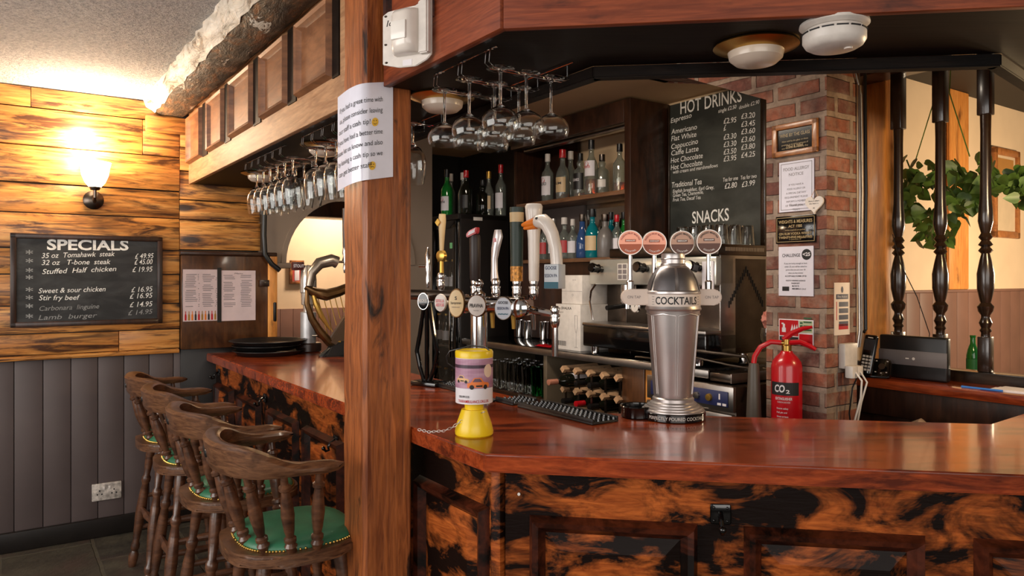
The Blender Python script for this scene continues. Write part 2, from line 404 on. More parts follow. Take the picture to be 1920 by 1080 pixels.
M['bronze'] = plain('bronze_harp', srgb(104, 76, 46), .28, .85, var=.25)
M['pinkish'] = plain('pink_tissue', srgb(206, 130, 112), .7)
M['fridgebox'] = plain('black_cabinet', srgb(24, 19, 17), .4)
M['copper'] = plain('copper_badge', srgb(206, 138, 112), .3, .3)
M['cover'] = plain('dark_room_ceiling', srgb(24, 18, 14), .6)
def col(name, r, g, b, rough=.45):
    if name not in M: M[name] = plain(name, srgb(r, g, b), rough)
    return M[name]

# ================================================================ the room
def bar_frame(loc=(0, 0, 0)):  return loc
# floor and ceilings
struct(MB().box(-6, 7, -4, 9, -.06, 0).build('floor', M['slate'], smooth=False, rz=BAR))
cm = MB(); cm.box(-8, 3.3, -6, 2.45, 2.48, 2.56)
o = struct(cm.build('ceiling', M['ceiling'], smooth=False, loc=(C0[0], C0[1], 0), rz=LW + PI/2))
# local frame of that object: x = along u, y = along -v  -> rebuild in a (u, v) frame object instead
bpy.data.objects.remove(o)
def uvbox(mb, u0, u1, v0, v1, z0, z1, bev=0.0):      # box in the bar frame: local x = -u, local y = v
    return mb.box(-u1, -u0, v0, v1, z0, z1, bev=bev)
ORG = (C0[0], C0[1], 0)
def ubuild(mb, name, mat, par=None, **k):
    if par is None: return mb.build(name, mat, None, loc=ORG, rz=BAR, **k)
    return mb.build(name, mat, par, **k)
def uthing(name, label, cat, group=None): return thing(name, label, cat, ORG, BAR, group)

struct(ubuild(uvbox(MB(), -3.4, 3.25, -5.5, .05, 2.48, 2.56), 'ceiling', M['ceiling'], smooth=False))
struct(ubuild(uvbox(MB(), -3.4, 3.9, .05, 2.42, 2.48, 2.56), 'ceiling_bar', M['cream'], smooth=False))
# end wall: pine boards over tongue and groove panelling
wl = struct(ubuild(uvbox(MB(), 3.165, 3.28, -5.5, .31, 0, 2.5), 'wall_left', M['skirt'], smooth=False))
wall_in = MB()
def boards(mb, v0, v1, z0, z1, heights, rng):
    z = z1
    i = 0
    while z > z0 + .005:
        h = heights[i % len(heights)]; i += 1
        zb = max(z0, z-h)
        if zb - z0 < .05: zb = z0
        v = v0; first = True
        while v < v1 - .01:
            L = rng.uniform(.9, 1.9)*(.5 if first else 1); first = False
            ve = min(v1, v+L)
            if v1 - ve < .15: ve = v1
            mb.cur = rng.random()
            th = rng.choice([0, .003, .006, .010, .014])
            uvbox(mb, 3.135-th, 3.166, v+.0012, ve-.0012, zb+.003, z-.003, bev=.003)
            v = ve
        z = zb
    return mb
rg = random.Random(3)
mb = boards(MB(), -5.4, -.15, 1.035, 2.478, [.11, .205, .20, .16, .19, .14, .17, .15, .13], rg)
boards(mb, -.15, .32, 1.62, 2.478, [.10, .15, .14, .17, .12, .14, .09, .12], rg)
ubuild(mb, 'board_cladding', M['pine'], wl)
mb = MB(); v = -5.4; k = 0
while v < .30:
    uvbox(mb, 3.146, 3.166, v, min(.305, v+.128), .10, 1.02, bev=.004); v += .1305
ubuild(mb, 'groove_panelling', M['dado'], wl)
ubuild(uvbox(MB(), 3.10, 3.15, -5.4, -.155, 1.012, 1.036, bev=.006), 'ledge_strip', M['pine'], wl)
struct(ubuild(uvbox(MB(), 3.118, 3.15, -5.4, .29, 0, .105, bev=.006), 'baseboard_left', M['skirt']))

# arch wall: continuation of the end wall behind the bar
aw = MB(); ac, az, arx, arz = .93, 1.545, .445, .435
top = [(.315, 2.48), (.315, 1.545), (ac-arx, 1.545)]
arc = [(ac - arx*math.cos(PI*i/24), az + arz*math.sin(PI*i/24)) for i in range(25)]
poly = [(.315, 2.48), (.315, 1.545)] + arc + [(1.375, 0), (1.55, 0), (1.55, 2.48)]
mt = Matrix(((0, 0, -1, 0), (1, 0, 0, 0), (0, 1, 0, 0), (0, 0, 0, 1)))          # (v, z, depth u) -> local (-u, v, z)
for a, b in zip(arc, arc[1:]):
    aw.prism([a, b, (b[0], 2.48), (a[0], 2.48)], 3.15, 3.27, mt)
aw.prism([(.315, 1.545), (arc[0][0], 1.545), (arc[0][0], 2.48), (.315, 2.48)], 3.15, 3.27, mt)
aw.prism([(1.375, 0), (1.55, 0), (1.55, 2.48), (1.375, 2.48)], 3.15, 3.27, mt)
aw.prism([(.315, 0), (.41, 0), (.41, 1.545), (.315, 1.545)], 3.15, 3.27, mt)
awo = struct(ubuild(aw, 'wall_arch', M['archpaint'], ang=20))
mb = MB()
for a, b in zip(arc, arc[1:]):
    e = lambda p, s: (ac + (p[0]-ac)*s, az + (p[1]-az)*s)
    mb.prism([a, b, e(b, 1.07), e(a, 1.07)], 3.135, 3.15, mt)
ubuild(mb, 'arch_moulding', M['archpaint'], awo)
ubuild(uvbox(MB(), 3.12, 3.27, .39, .515, 1.515, 1.55, bev=.008), 'arch_springer', M['archpaint'], awo)
# room beyond the arch
wb = struct(ubuild(uvbox(MB(), 5.2, 5.3, -.6, 3.2, 0, 2.6), 'wall_far', M['cream2'], smooth=False))
mb = MB(); v = -.6
while v < 3.1: uvbox(mb, 5.18, 5.2, v, v+.118, 0, 1.17, bev=.003); v += .12
ubuild(mb, 'dado_panelling', M['mauve'], wb)
struct(ubuild(uvbox(MB(), 3.27, 5.3, -.7, -.6, 0, 2.6), 'wall_far_left', M['cream2'], smooth=False))
struct(ubuild(uvbox(MB(), 3.25, 5.3, -.6, 3.3, 2.5, 2.56), 'ceiling_far', M['cream2'], smooth=False))
t = tag(ubuild(uvbox(MB(), 4.0, 4.25, -.5, 3.0, 1.93, 2.16, bev=.012), 'ceiling_beam', M['darkwood']), 'dark timber beam across the room seen through the grey arch', 'beam')
ft = uthing('picture_frame', 'small wooden picture frame on cream wall seen through the arch', 'picture')
a, b = uvof(onu(543, 488, 5.17)), uvof(onu(569, 532, 5.17))
za, zb = onu(543, 488, 5.17).z, onu(569, 532, 5.17).z
mb = MB()
uvbox(mb, 5.15, 5.18, a[1], a[1]+.022, zb, za, .004); uvbox(mb, 5.15, 5.18, b[1]-.022, b[1], zb, za, .004)
uvbox(mb, 5.15, 5.18, a[1], b[1], za-.022, za, .004); uvbox(mb, 5.15, 5.18, a[1], b[1], zb, zb+.022, .004)
ubuild(mb, 'frame', M['framewood'], ft)
ubuild(uvbox(MB(), 5.168, 5.18, a[1]+.01, b[1]-.01, zb+.01, za-.01), 'picture', col('picture_red', 176, 70, 62), ft)
mb = MB(); uvbox(mb, 5.164, 5.168, a[1]+.045, b[1]-.04, zb+.03, za-.08, .004); mb.sph((-5.165, (a[1]+b[1])/2, za-.07), .018)
ubuild(mb, 'pictured_figure', M['paper'], ft)

# back bar wall, brick pier, hatch wall and the room to the right
struct(ubuild(uvbox(MB(), .30, 3.9, 2.23, 2.40, 0, 2.5), 'wall_back', M['cream'], smooth=False))
struct(ubuild(uvbox(MB(), 3.85, 3.95, 1.45, 2.3, 0, 2.5), 'wall_passage', M['fridgebox'], smooth=False))
bp = MB()
pL, pR = .373, .094
c1 = uvof(onv(1437, 187, 1.65)); c1z = onv(1437, 187, 1.65).z
c2 = uvof(onv(1290, 147, 1.65)); c2z = onv(1290, 147, 1.65).z
mq = Matrix(((1, 0, 0, 0), (0, 0, 1, 0), (0, 1, 0, 0), (0, 0, 0, 1)))
bp.prism([(-pL, 0), (-pR, 0), (-pR, 2.48), (-pL, 2.48)], 1.65, 1.86, mq)
bp.prism([(-pL-.0005, c1z), (-pL-.0005, 2.48), (-c2[0]-.35, 2.48), (-c2[0]-.35, c2z+.095), (-c2[0], c2z)], 1.65, 1.86, mq)
struct(ubuild(bp, 'wall_brick_pier', M['brick'], smooth=False))
hw = struct(ubuild(uvbox(MB(), -2.2, .30, 2.06, 2.26, 0, 1.0), 'wall_hatch', M['darkwood'], smooth=False))
ubuild(uvbox(MB(), -2.2, .30, 2.10, 2.26, 2.34, 2.5), 'lintel', M['darkwood'], hw)
fw = struct(ubuild(uvbox(MB(), .80, .90, 2.42, 8.0, 0, 3.0), 'wall_right', M['cream2'], smooth=False))
mb = MB(); v = 2.45
while v < 7.9: uvbox(mb, .782, .80, v, v+.158, 0, 1.362, bev=.003); v += .16
ubuild(mb, 'dado_panelling', M['mauve'], fw)
ubuild(uvbox(MB(), .77, .80, 2.45, 7.9, 1.358, 1.376, bev=.004), 'dado_rail', M['mauve'], fw)
mb = MB()
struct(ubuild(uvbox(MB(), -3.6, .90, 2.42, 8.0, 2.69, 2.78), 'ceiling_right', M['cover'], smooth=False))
struct(ubuild(uvbox(MB(), -3.6, .9, 8.0, 8.1, 0, 2.8), 'wall_right_end', M['cream2'], smooth=False))
tag(ubuild(uvbox(MB(), .76, .782, 4.06, 4.33, 1.376, 2.69, bev=.01), 'wall_timber', M['orangetimber']), 'orange upright timber on the cream wall behind the ivy', 'timber')
# outer room behind the camera, so reflections and light stay indoors
# ---------------------------------------------------------------- rough painted beam
bm_ = MB(); uu = -1.6; rows = []
secs = []
rr = random.Random(5)
while uu < 3.13:
    j = lambda a: rr.uniform(-a, a)
    secs.append((uu, [(-.335+j(.008), 2.481), (-.325+j(.008), 2.44+j(.006)), (-.285+j(.008), 2.415+j(.006)), (-.25+j(.010), 2.402+j(.005)), (-.19, 2.398+j(.006)), (-.14+j(.006), 2.402+j(.008)), (-.108, 2.425+j(.005)), (-.105, 2.481)])); uu += .07
secs.append((3.134, secs[-1][1]))
pts = [((-u, 0, 0), (0, 1, 0), (0, 0, 1)) for u, q in secs]
bm_.sweep(pts, lambda i: secs[i][1])
tb = tag(ubuild(bm_, 'ceiling_beam', M['beam'], ang=60), 'rough flaking white and brown beam under the ceiling along the bar canopy', 'beam')
mb = MB(); secs2 = []
for u, q in secs:
    secs2.append([(q[0][0]-.012, 2.482), (q[1][0]-.012, q[1][1]-.004), ((q[1][0]+q[2][0])/2, (q[1][1]+q[2][1])/2-.005), (q[2][0]-.004, q[2][1]-.004), (q[2][0], q[2][1]+.02), (q[1][0]+.01, 2.482)])
mb.sweep(pts, lambda i: secs2[i]); ubuild(mb, 'painted_edge', M['beamwhite'], tb, ang=60)
tag(ubuild(MB().box(-3.137, -3.10, -.335, -.10, 2.30, 2.396, bev=.008), 'beam_packer', M['pine']), 'scorched wooden packer on the board wall below the beam end', 'timber')

# ---------------------------------------------------------------- timber post
mb = MB(); z = 0; ps = []
rr = random.Random(11); NZ = 40
for i in range(NZ+1):
    z = 2.478*i/NZ; j = lambda: rr.uniform(-.0025, .0025)
    notch = .022 if 2.30 > z > 1.95 else 0.0
    x0, x1, y0, y1 = -.555+notch*.0, -.404, -.157, -.002
    ps.append((z, [(x0+j(), y0+.006+j()), (x0+.006, y0+j()), (x1-.010, y0+j()), (x1+j()*.5, y0+.012), (x1+j()*.5, (y0+y1)/2-.04), (x1+j()*.6, y1-.008), (x1-.008, y1), (x0+.004, y1)]))
mb.sweep([((0, 0, z), (1, 0, 0), (0, 1, 0)) for z, q in ps], lambda i: ps[i][1])
tag(ubuild(mb, 'timber_post', M['post'], ang=30), 'tall square oak post standing in front of the bar with a paper notice', 'post')

# ---------------------------------------------------------------- canopy over the bar
ZS = 2.014
P1 = Vector((-.016, 1.673)); RD = Vector((.992, -.127)); T3 = Vector((.737, .675))
O1 = Vector((1.42, 1.489)); I0 = Vector((.215, 1.976)); B1 = Vector((1.226, 1.863))
def L2(v3): return Vector((v3[0], v3[1]))
A0 = L2(W(3.13, -.095)); A1 = L2(W(3.13, .285))
can = thing('bar_canopy', 'wooden canopy over the bar, pale panelled to the left, red brown to the right', 'canopy')
po0, po1 = L2(W(.565, -.095)), L2(W(.395, -.095)); pi0, pi1 = L2(W(.565, .006)), L2(W(.395, .006))
O2 = O1 + T3*2.4; B2 = B1 + T3*2.4
mb = MB()
def quad(*p): mb.prism([tuple(q) for q in p], ZS, ZS+.03)
m0, m1 = L2(W(.565, .285)), L2(W(.395, .285))
quad(A0, po0, m0, A1); quad(pi0, pi1, m1, m0); quad(po1, P1, I0, m1); quad(P1, O1, B1, I0); quad(O1, O2, B2, B1)
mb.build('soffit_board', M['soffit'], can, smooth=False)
mb = MB()
def lip(a, b, w, z0, z1, side=1):
    d = (b-a).normalized(); n = Vector((-d.y, d.x))*side
    mb.prism([tuple(a), tuple(b), tuple(b+n*w), tuple(a+n*w)], z0, z1, bev=.003)
lip(A1, I0, .035, 1.983, ZS+.0, 1); lip(I0, B1, .035, 1.983, ZS, 1); lip(B1, B2, .035, 1.983, ZS, 1)
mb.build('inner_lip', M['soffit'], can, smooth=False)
# fascia boards (each in the bar frame so grain runs along them)
canL = MB(); ZT = 2.435
uvbox(canL, .57, 3.128, -.101, -.078, ZS-.004, ZT, bev=.003)
f1 = canL.build('fascia_board', M['canopy'], can); f1.location = ORG; f1.rotation_euler = (0, 0, BAR)
uc = uvof(P1)[0]
f2 = uvbox(MB(), uc, .392, -.101, -.078, ZS-.004, 2.48, bev=.003).build('fascia_board', M['canopy_red'], can); f2.location = ORG; f2.rotation_euler = (0, 0, BAR)
LR = (O1-P1).length; aR = math.atan2(O1.y-P1.y, O1.x-P1.x)
mb = MB(); mb.box(-.003, LR+.004, -.006, .016, ZS-.004, 2.48, bev=.003)
f3 = mb.build('fascia_board', M['canopy_red'], can); f3.location = (P1.x, P1.y, 0); f3.rotation_euler = (0, 0, aR)
f4 = MB().box(0, 2.4, -.006, .016, ZS-.004, 2.48, bev=.003).build('fascia_board', M['canopy_red'], can); f4.location = (O1.x, O1.y, 0); f4.rotation_euler = (0, 0, math.atan2(T3.y, T3.x))
uvb = uvbox(MB(), .57, 3.128, -.116, -.099, 2.425, 2.445, bev=.004); q = uvb.build('cornice_strip', M['canopy'], can); q.location = ORG; q.rotation_euler = (0, 0, BAR)
def panel(par, mb_list, x0, x1, z0, z1, y, w=.03, mat_m='moulding', mat_p='front', nm='raised_panel', raised=.012, sunk=False):
    # raised and fielded panel: moulding frame standing proud, field set inside it
    m = MB()
    q = [(0, 0), (w*.25, -raised*1.3), (w*.6, -raised), (w*.8, -raised*.4), (w, 0)]
    cs = [(x0, z0), (x1, z0), (x1, z1), (x0, z1)]; cx, cz = (x0+x1)/2, (z0+z1)/2
    rows = []
    for d, h in q:
        rows.append([(x0+d, y+h, z0+d), (x1-d, y+h, z0+d), (x1-d, y+h, z1-d), (x0+d, y+h, z1-d)])
    vs = [p for r_ in rows for p in r_]; fs = []
    for i in range(len(rows)-1):
        for k in range(4): fs.append((i*4+k, i*4+(k+1) % 4, (i+1)*4+(k+1) % 4, (i+1)*4+k))
    m._add(vs, fs)
    o = m.build(nm, M[mat_m], par, ang=20)
    f = MB(); e = w*1.0; g2 = w*2.0; fy = y-.0015 if sunk else y-raised*.75
    a = [(x0+e, y-.001, z0+e), (x1-e, y-.001, z0+e), (x1-e, y-.001, z1-e), (x0+e, y-.001, z1-e)]
    b = [(x0+g2, fy, z0+g2), (x1-g2, fy, z0+g2), (x1-g2, fy, z1-g2), (x0+g2, fy, z1-g2)]
    f._add(a+b, [(0, 1, 5, 4), (1, 2, 6, 5), (2, 3, 7, 6), (3, 0, 4, 7), (4, 5, 6, 7)])
    f.build('panel_field', M[mat_p], o, ang=10)
    return o
pu = []
for xa, xb, xg in ((357, 383, 392), (395, 425, 436), (437, 479, 493), (496, 544, 560), (563, 628, 641)):
    ua, ub = uvof(onv(xa, 250, -.095))[0], uvof(onv(xb, 250, -.095))[0]
    p = panel(can, None, -ua, -ub, 2.125, 2.40, -.1015, .035, 'canopy_panel', 'canopy_panel', raised=.018, sunk=True); ug = uvof(onv(xg, 250, -.095))[0]
    p.location = ORG; p.rotation_euler = (0, 0, BAR)
    g_ = uvbox(MB(), ug, ub-.002, -.106, -.098, 2.12, 2.41).build('gap_shade_strip', M['soffit'], can); g_.location = ORG; g_.rotation_euler = (0, 0, BAR)  # black strip on the fascia stands in for the shade between panels
for ua, ub in ((.36, .08),):
    p = panel(can, None, -ua, -ub, 2.125, 2.46, -.1015, .03, 'moulding', 'canopy_red', raised=.014)
    p.location = ORG; p.rotation_euler = (0, 0, BAR)
for s0, s1 in ():
    p = panel(can, None, s0, s1, 2.125, 2.46, -.0005, .03, 'moulding', 'canopy_red', raised=.014)
    p.location = (P1.x, P1.y, 0); p.rotation_euler = (0, 0, aR)

# ---------------------------------------------------------------- worktop
ZC = 1.0
K = Vector((.235, 2.49)); B_ = Vector((1.481, 2.29)); O_ = Vector((1.648, 1.622)); c3 = Vector((.78, .62))
Cc = Vector(C0); E0 = L2(W(3.13, 0)); E1 = L2(W(3.13, .59))
wt = MB()
wp = [tuple(E0), tuple(Cc), tuple(O_), tuple(O_+c3*2), tuple(B_+c3*2), tuple(B_), tuple(K), tuple(E1)]
wt.prism(wp, ZC-.048, ZC, bev=.005)
wto = tag(wt.build('bar_worktop', M['worktop'], ang=30), 'glossy red lacquered bar top bending around the corner', 'worktop')
# ---------------------------------------------------------------- bar front
bf = thing('bar_counter', 'dark rubbed wooden bar front with raised panels under the red top', 'bar counter')
q = uvbox(MB(), .022, 3.128, .055, .085, 0, ZC-.049).build('front_board', M['front'], bf, smooth=False); q.location = ORG; q.rotation_euler = (0, 0, BAR)
q = MB().box(.046, 1.70, .05, .08, 0, ZC-.049).build('front_board', M['front'], bf, smooth=False); q.location = ORG; q.rotation_euler = (0, 0, RB)
mb = MB(); mb.box(-.017, .017, -.015, .02, 0, ZC-.049, bev=.008); q = mb.build('corner_post', M['front'], bf); p = W(.024, .058); q.location = (p.x, p.y, 0); q.rotation_euler = (0, 0, BAR+.4)
q = MB().box(0, 1.9, .05, .08, 0, ZC-.049).build('front_board', M['front'], bf, smooth=False); q.location = (O_.x, O_.y, 0); q.rotation_euler = (0, 0, math.atan2(c3.y, c3.x))
for ua, ub in ((3.085, 2.70), (2.57, 2.17), (2.02, 1.60), (1.50, 1.08), (.462, .06)):
    p = panel(bf, None, -ua, -ub, .12, .825 if ua > .6 else .838, .0545, .045, raised=.022); p.location = ORG; p.rotation_euler = (0, 0, BAR)
for s0, s1 in ((.11, .536), (.648, 1.067), (1.173, 1.60)):
    p = panel(bf, None, s0, s1, .12, .834, .0495, .042, raised=.022); p.location = ORG; p.rotation_euler = (0, 0, RB)
q = uvbox(MB(), .022, 3.128, .045, .055, 0, .10, bev=.003).build('plinth', M['moulding'], bf); q.location = ORG; q.rotation_euler = (0, 0, BAR)
q = MB().box(.05, 1.70, .04, .05, 0, .10, bev=.003).build('plinth', M['moulding'], bf); q.location = ORG; q.rotation_euler = (0, 0, RB)
# inner skirt so nothing shows through behind the bar
q = uvbox(MB(), .3, 3.12, .54, .56, .0, ZC-.049).build('inner_board', M['darkwood'], bf, smooth=False); q.location = ORG; q.rotation_euler = (0, 0, BAR)
q = MB().box(.34, 1.5, .53, .55, 0, ZC-.049).build('inner_board', M['darkwood'], bf, smooth=False); q.location = ORG; q.rotation_euler = (0, 0, RB)
# coat hooks under the top
def hook(name_lab, loc, rz, big=1.0, group='coat hooks under the bar top'):
    h = thing('coat_hook', name_lab, 'hook', loc, rz, group)
    MB().box(-.022*big, .022*big, -.006, 0, -.022*big, .022*big, bev=.005).build('back_plate', M['gloss'], h)
    m = MB(); m.tube([(0, -.005, .004), (0, -.025, -.006), (0, -.034, -.020), (0, -.030, -.034), (0, -.042, -.036), (0, -.052, -.026)], .005*big); m.sph((0, -.052, -.024), .008*big)
    m.build('prong', M['gloss'], h)
    for sx in (-1, 1):
        for sz in (-1, 1): MB().sph((sx*.014*big, -.006, sz*.014*big), .0035).build('screw_head', M['gloss'], h)
    return h
def hv(x, y):
    p = onv(x, y, .055); u, v = uvof(p); return W(u, .0545, p.z)
hook('black coat hook between bar panels behind the second stool', hv(498, 746), BAR)
hook('black coat hook beside the timber post under the bar top', hv(631, 826), BAR)
hook('black coat hook at the wall end of the bar front', hv(412, 698), BAR)
hook('ornate black coat hook between the panels right of the post', R(.592, .0495, .862), RB, 1.15)
m = tag(MB().rod((0, 0, 0), (0, -.02, .004), .004).build('screw_eye', M['steel'], loc=R(.085, .0495, .888), rz=RB), 'small bare metal peg near the corner of the bar front', 'peg')

# ================================================================ bar stools
def spindle_prof(r):
    return [(0, r*.62), (.06, r*.8), (.10, r*1.0), (.14, r*.62), (.16, r*.95), (.20, r*.95), (.22, r*.6), (.30, r*.82), (.5, r*1.05), (.68, r*.85), (.80, r*.62), (.82, r*.95), (.86, r*.95), (.88, r*.6), (1.0, r*.55)]
def make_stool():
    st = thing('bar_stool', 'x', 'bar stool', (0, 0, 0), 0, 'bar stools along the left bar')
    # local +y points at the bar, -y is the back of the stool
    def sq(t, a, b, n=2.7):
        c, s = math.cos(t), math.sin(t)
        return (a*math.copysign(abs(c)**(2/n), c), b*math.copysign(abs(s)**(2/n), s))
    ring = [sq(2*PI*i/40, .205, .200) for i in range(40)]
    m = MB(); m.prism(ring, .635, .672, bev=.009); m.build('seat', M['rail'], st, ang=50)
    m = MB(); vs = []; fs = []
    for k, (s, h) in enumerate(((.86, .672), (.86, .682), (.80, .694), (.6, .703), (.3, .707))):
        vs += [(x*s, y*s+.012, h) for x, y in ring]
    for k in range(4):
        for i in range(40): fs.append((k*40+i, k*40+(i+1) % 40, (k+1)*40+(i+1) % 40, (k+1)*40+i))
    fs.append(tuple(range(160, 200))); m._add(vs, fs); m.build('seat_pad', M['green'], st, ang=60)
    m = MB()
    for i in range(100):
        x, y = sq(2*PI*i/100, .205*.875, .2*.875); m.sph((x, y+.012, .6745), .0042, n=6, k=4)
    tag(m.build('stud_trim', M['brass'], st), kind='stuff')
    # horseshoe back rail with arms
    P = []
    NS = 36
    for i in range(NS+1):
        t = -1 + 2*i/NS; a = abs(t)
        ang = t*PI*.5/.62 if a < .62 else math.copysign(PI/2, t)
        if a < .62: x = .225*math.sin(ang); y = -.085 - .135*math.cos(ang)
        else:
            k = (a-.62)/.38; x = math.copysign(.225 + .018*math.sin(k*PI*.6), t); y = -.085 + .165*k
        P.append((x, y, a))
    pts = []
    for i in range(NS+1):
        a = P[max(i-1, 0)]; b = P[min(i+1, NS)]; d = Vector((b[0]-a[0], b[1]-a[1], 0)).normalized()
        pts.append(((P[i][0], P[i][1], 0), (d.y, -d.x, 0), (0, 0, 1)))
    def sec(i):
        a = P[i][2]; k = min(1, max(0, (a-.30)/.45)); k = k*k*(3-2*k)
        zt = .985 - .052*k; zb = .898 + .006*k
        e = max(0, (a-.86)/.14); w = .019 + .012*k
        if e > 0: s = math.sqrt(max(.02, 1-e*e)); w *= s; mid = (zt+zb)/2; zt = mid+(zt-mid)*max(.35, s); zb = mid-(mid-zb)*max(.35, s)
        lean = .010*(1-k)
        return [(-w*.8, zb), (w*.7, zb), (w, zb+.01), (w+lean, zt-.010), (w*.6+lean, zt), (-w*.7+lean, zt), (-w, zt-.008), (-w, zb+.008)]
    m = MB(); m.sweep(pts, sec); rail = m.build('back_rail', M['rail'], st, ang=40)
    m = MB(); m.box(-.05, .05, -.010, .012, -.012, .012, T(-.06, -.231, .938) @ RZ(-.14), bev=.006)
    m.build('hand_slot', M['black'], rail)
    for t in (-.86, -.60, -.36, -.12, .12, .36, .60, .86):
        i = int(round((t+1)/2*NS)); x, y, a = P[i]
        bx, by = x*.80, y*.72 + .012
        m = MB(); m.turned((bx, by, .668), (x, y, .905), spindle_prof(.0185), 12); m.build('spindle', M['stool'], st)
    lp = [(0, .016), (.05, .022), (.10, .023), (.13, .015), (.15, .021), (.18, .021), (.20, .015), (.30, .020), (.44, .025), (.58, .021), (.66, .015), (.68, .021), (.71, .021), (.73, .014), (.84, .019), (.95, .021), (1, .018)]
    tops = [(-.115, -.11), (.115, -.11), (.115, .11), (-.115, .11)]; bots = [(-.20, -.19), (.20, -.19), (.20, .19), (-.20, .19)]
    for (tx, ty), (bx, by) in zip(tops, bots):
        m = MB(); m.turned((bx, by, 0), (tx, ty, .64), lp, 14); m.build('leg', M['stool'], st)
    def lerp(i, z): k = 1 - z/.64; return (tops[i][0]+(bots[i][0]-tops[i][0])*k, tops[i][1]+(bots[i][1]-tops[i][1])*k, z)
    sp = [(0, .010), (.2, .012), (.45, .017), (.5, .019), (.55, .017), (.8, .012), (1, .010)]
    for i, j, z in ((0, 1, .30), (2, 3, .24), (1, 2, .20), (3, 0, .20), (1, 2, .36), (3, 0, .36)):
        m = MB(); m.turned(lerp(i, z), lerp(j, z), sp, 10); m.build('stretcher', M['stool'], st)
    return st
stool = make_stool()
for k, (u, v, a, lab) in enumerate((
        (.665, -.285, -.02, 'green-seated wooden bar stool beside the timber post'),
        (1.27, -.285, .03, 'green-seated wooden bar stool second from the timber post'),
        (1.86, -.285, -.03, 'green-seated wooden bar stool third from the timber post'),
        (2.36, -.285, .02, 'green-seated wooden bar stool nearest the board wall'))):
    p = W(u, v)
    if k == 0: stool.location = p; stool.rotation_euler = (0, 0, BAR+a); stool['label'] = lab
    else: dup(stool, p, BAR+a, lab)

# ================================================================ specials board on the pine boards
WL = 3.118
sb = thing('specials_board', 'framed black chalkboard headed SPECIALS on the pine board wall', 'chalkboard', W(WL, -.615, 1.44), LW)
bw, bh = .735, .50
m = MB()
for x0, x1, z0, z1 in ((-bw/2, bw/2, bh/2-.028, bh/2), (-bw/2, bw/2, -bh/2, -bh/2+.028), (-bw/2, -bw/2+.028, -bh/2, bh/2), (bw/2-.028, bw/2, -bh/2, bh/2)):
    m.box(x0, x1, -.022, .006, z0, z1, bev=.004)
m.build('frame', M['darkwood'], sb)
MB().box(-bw/2+.02, bw/2-.02, -.010, .004, -bh/2+.02, bh/2-.02).build('board', M['board'], sb, smooth=False)
plU = lambda x, y: onu(x, y, WL - .010)
m = MB()
m.wtxt('SPECIALS', sb, plU, 88, 241, 468, 19, bold=.028, y1=469); m.build('heading', M['chalk'], sb, smooth=False)
rows = [('35 oz  Tomahawk  steak', 78, 215, 484, 480), ('32 oz   T-bone  steak', 78, 207, 497, 495), ('Stuffed  Half  chicken', 79, 218, 514, 508), ('Sweet & sour chicken', 72, 198, 550, 546), ('Stir fry beef', 73, 150, 563, 562)]
for s, x0, x1, y, y1 in rows: m = MB(); m.wtxt(s, sb, plU, x0, x1, y, 9.5, .004, .22, y1=y1); m.build('dish_name', M['chalk'], sb, smooth=False)
for s, x0, x1, y, y1 in (('£ 49.95', 253, 288, 485, 484), ('£ 45.00', 252, 286, 496, 495), ('£ 19.95', 248, 286, 510, 509), ('£ 16.95', 246, 286, 548, 546), ('£ 16.95', 243, 286, 560, 558), ('£ 14.95', 243, 286, 576, 574)):
    m = MB(); m.wtxt(s, sb, plU, x0, x1, y, 9.5, .004, .2, y1=y1); m.build('dish_price', M['chalk'], sb, smooth=False)
m = MB()
m.wtxt('Carbonara  linguine', sb, plU, 74, 186, 583, 9, 0, .22, y1=578); m.build('faint_dish_name', M['dimchalk'], sb, smooth=False); m = MB(); m.wtxt('Lamb  burger', sb, plU, 72, 182, 600, 9, 0, .22, y1=595); m.build('faint_dish_name', M['dimchalk'], sb, smooth=False); m = MB(); m.wtxt('£ 14.95', sb, plU, 240, 286, 591, 9, 0, .2, y1=588); m.build('faint_price', M['dimchalk'], sb, smooth=False)
for y in (478, 494, 512, 525, 548, 563, 579, 598):
    m = MB(); m.wtxt('*', sb, plU, 48, 62, y+4, 13, .01); m.build('chalk_star', M['dimchalk'], sb, smooth=False)

# ---------------------------------------------------------------- wall lamp
wlp = thing('wall_lamp', 'lit glass wall lamp on the pine boards above the specials board', 'wall lamp', W(3.122, -.598, 1.885), LW)
MB().lathe([(0, 0), (.050, 0), (.052, .008), (.040, .020), (.022, .028), (0, .030)], RX(PI/2) @ ONE, 24).build('back_plate', M['darksteel'], wlp)
m = MB(); m.tube([(0, -.02, 0), (0, -.06, -.012), (0, -.085, .01), (0, -.088, .05)], .009); m.lathe([(0, 0), (.022, .004), (.030, .02), (.030, .03), (0, .03)], T(0, -.088, .045), 20); m.build('arm', M['darksteel'], wlp)
M['shade'] = glow('lit_shade', srgb(255, 236, 200), 9)
MB().lathe([(.026, .06), (.050, .09), (.066, .13), (.072, .17), (.080, .20), (.078, .20), (.068, .17), (.060, .13), (.045, .09), (.022, .062)], T(0, -.088, 0), 24, closed=True).build('lamp_shade', M['shade'], wlp)

# ---------------------------------------------------------------- socket
so = thing('wall_socket', 'worn white double socket on the dark panelled wall', 'socket', W(3.1455, -.53, .25), LW)
MB().box(-.074, .074, -.012, 0, -.048, .048, bev=.004).build('face_plate', plain('worn_white', srgb(190, 180, 170), .45, var=.4, vscale=40), so)
for sx in (-.036, .036):
    m = MB()
    for dx, dz in ((0, .008), (-.011, -.012), (.011, -.012)): m.box(sx+dx-.0035, sx+dx+.0035, -.0128, -.011, dz-.004, dz+.004)
    m.build('socket_holes', M['ink'], so)
for sx in (-.014, .014): MB().box(sx-.006, sx+.006, -.016, -.011, .012, .030, bev=.002).build('switch', M['white'], so)

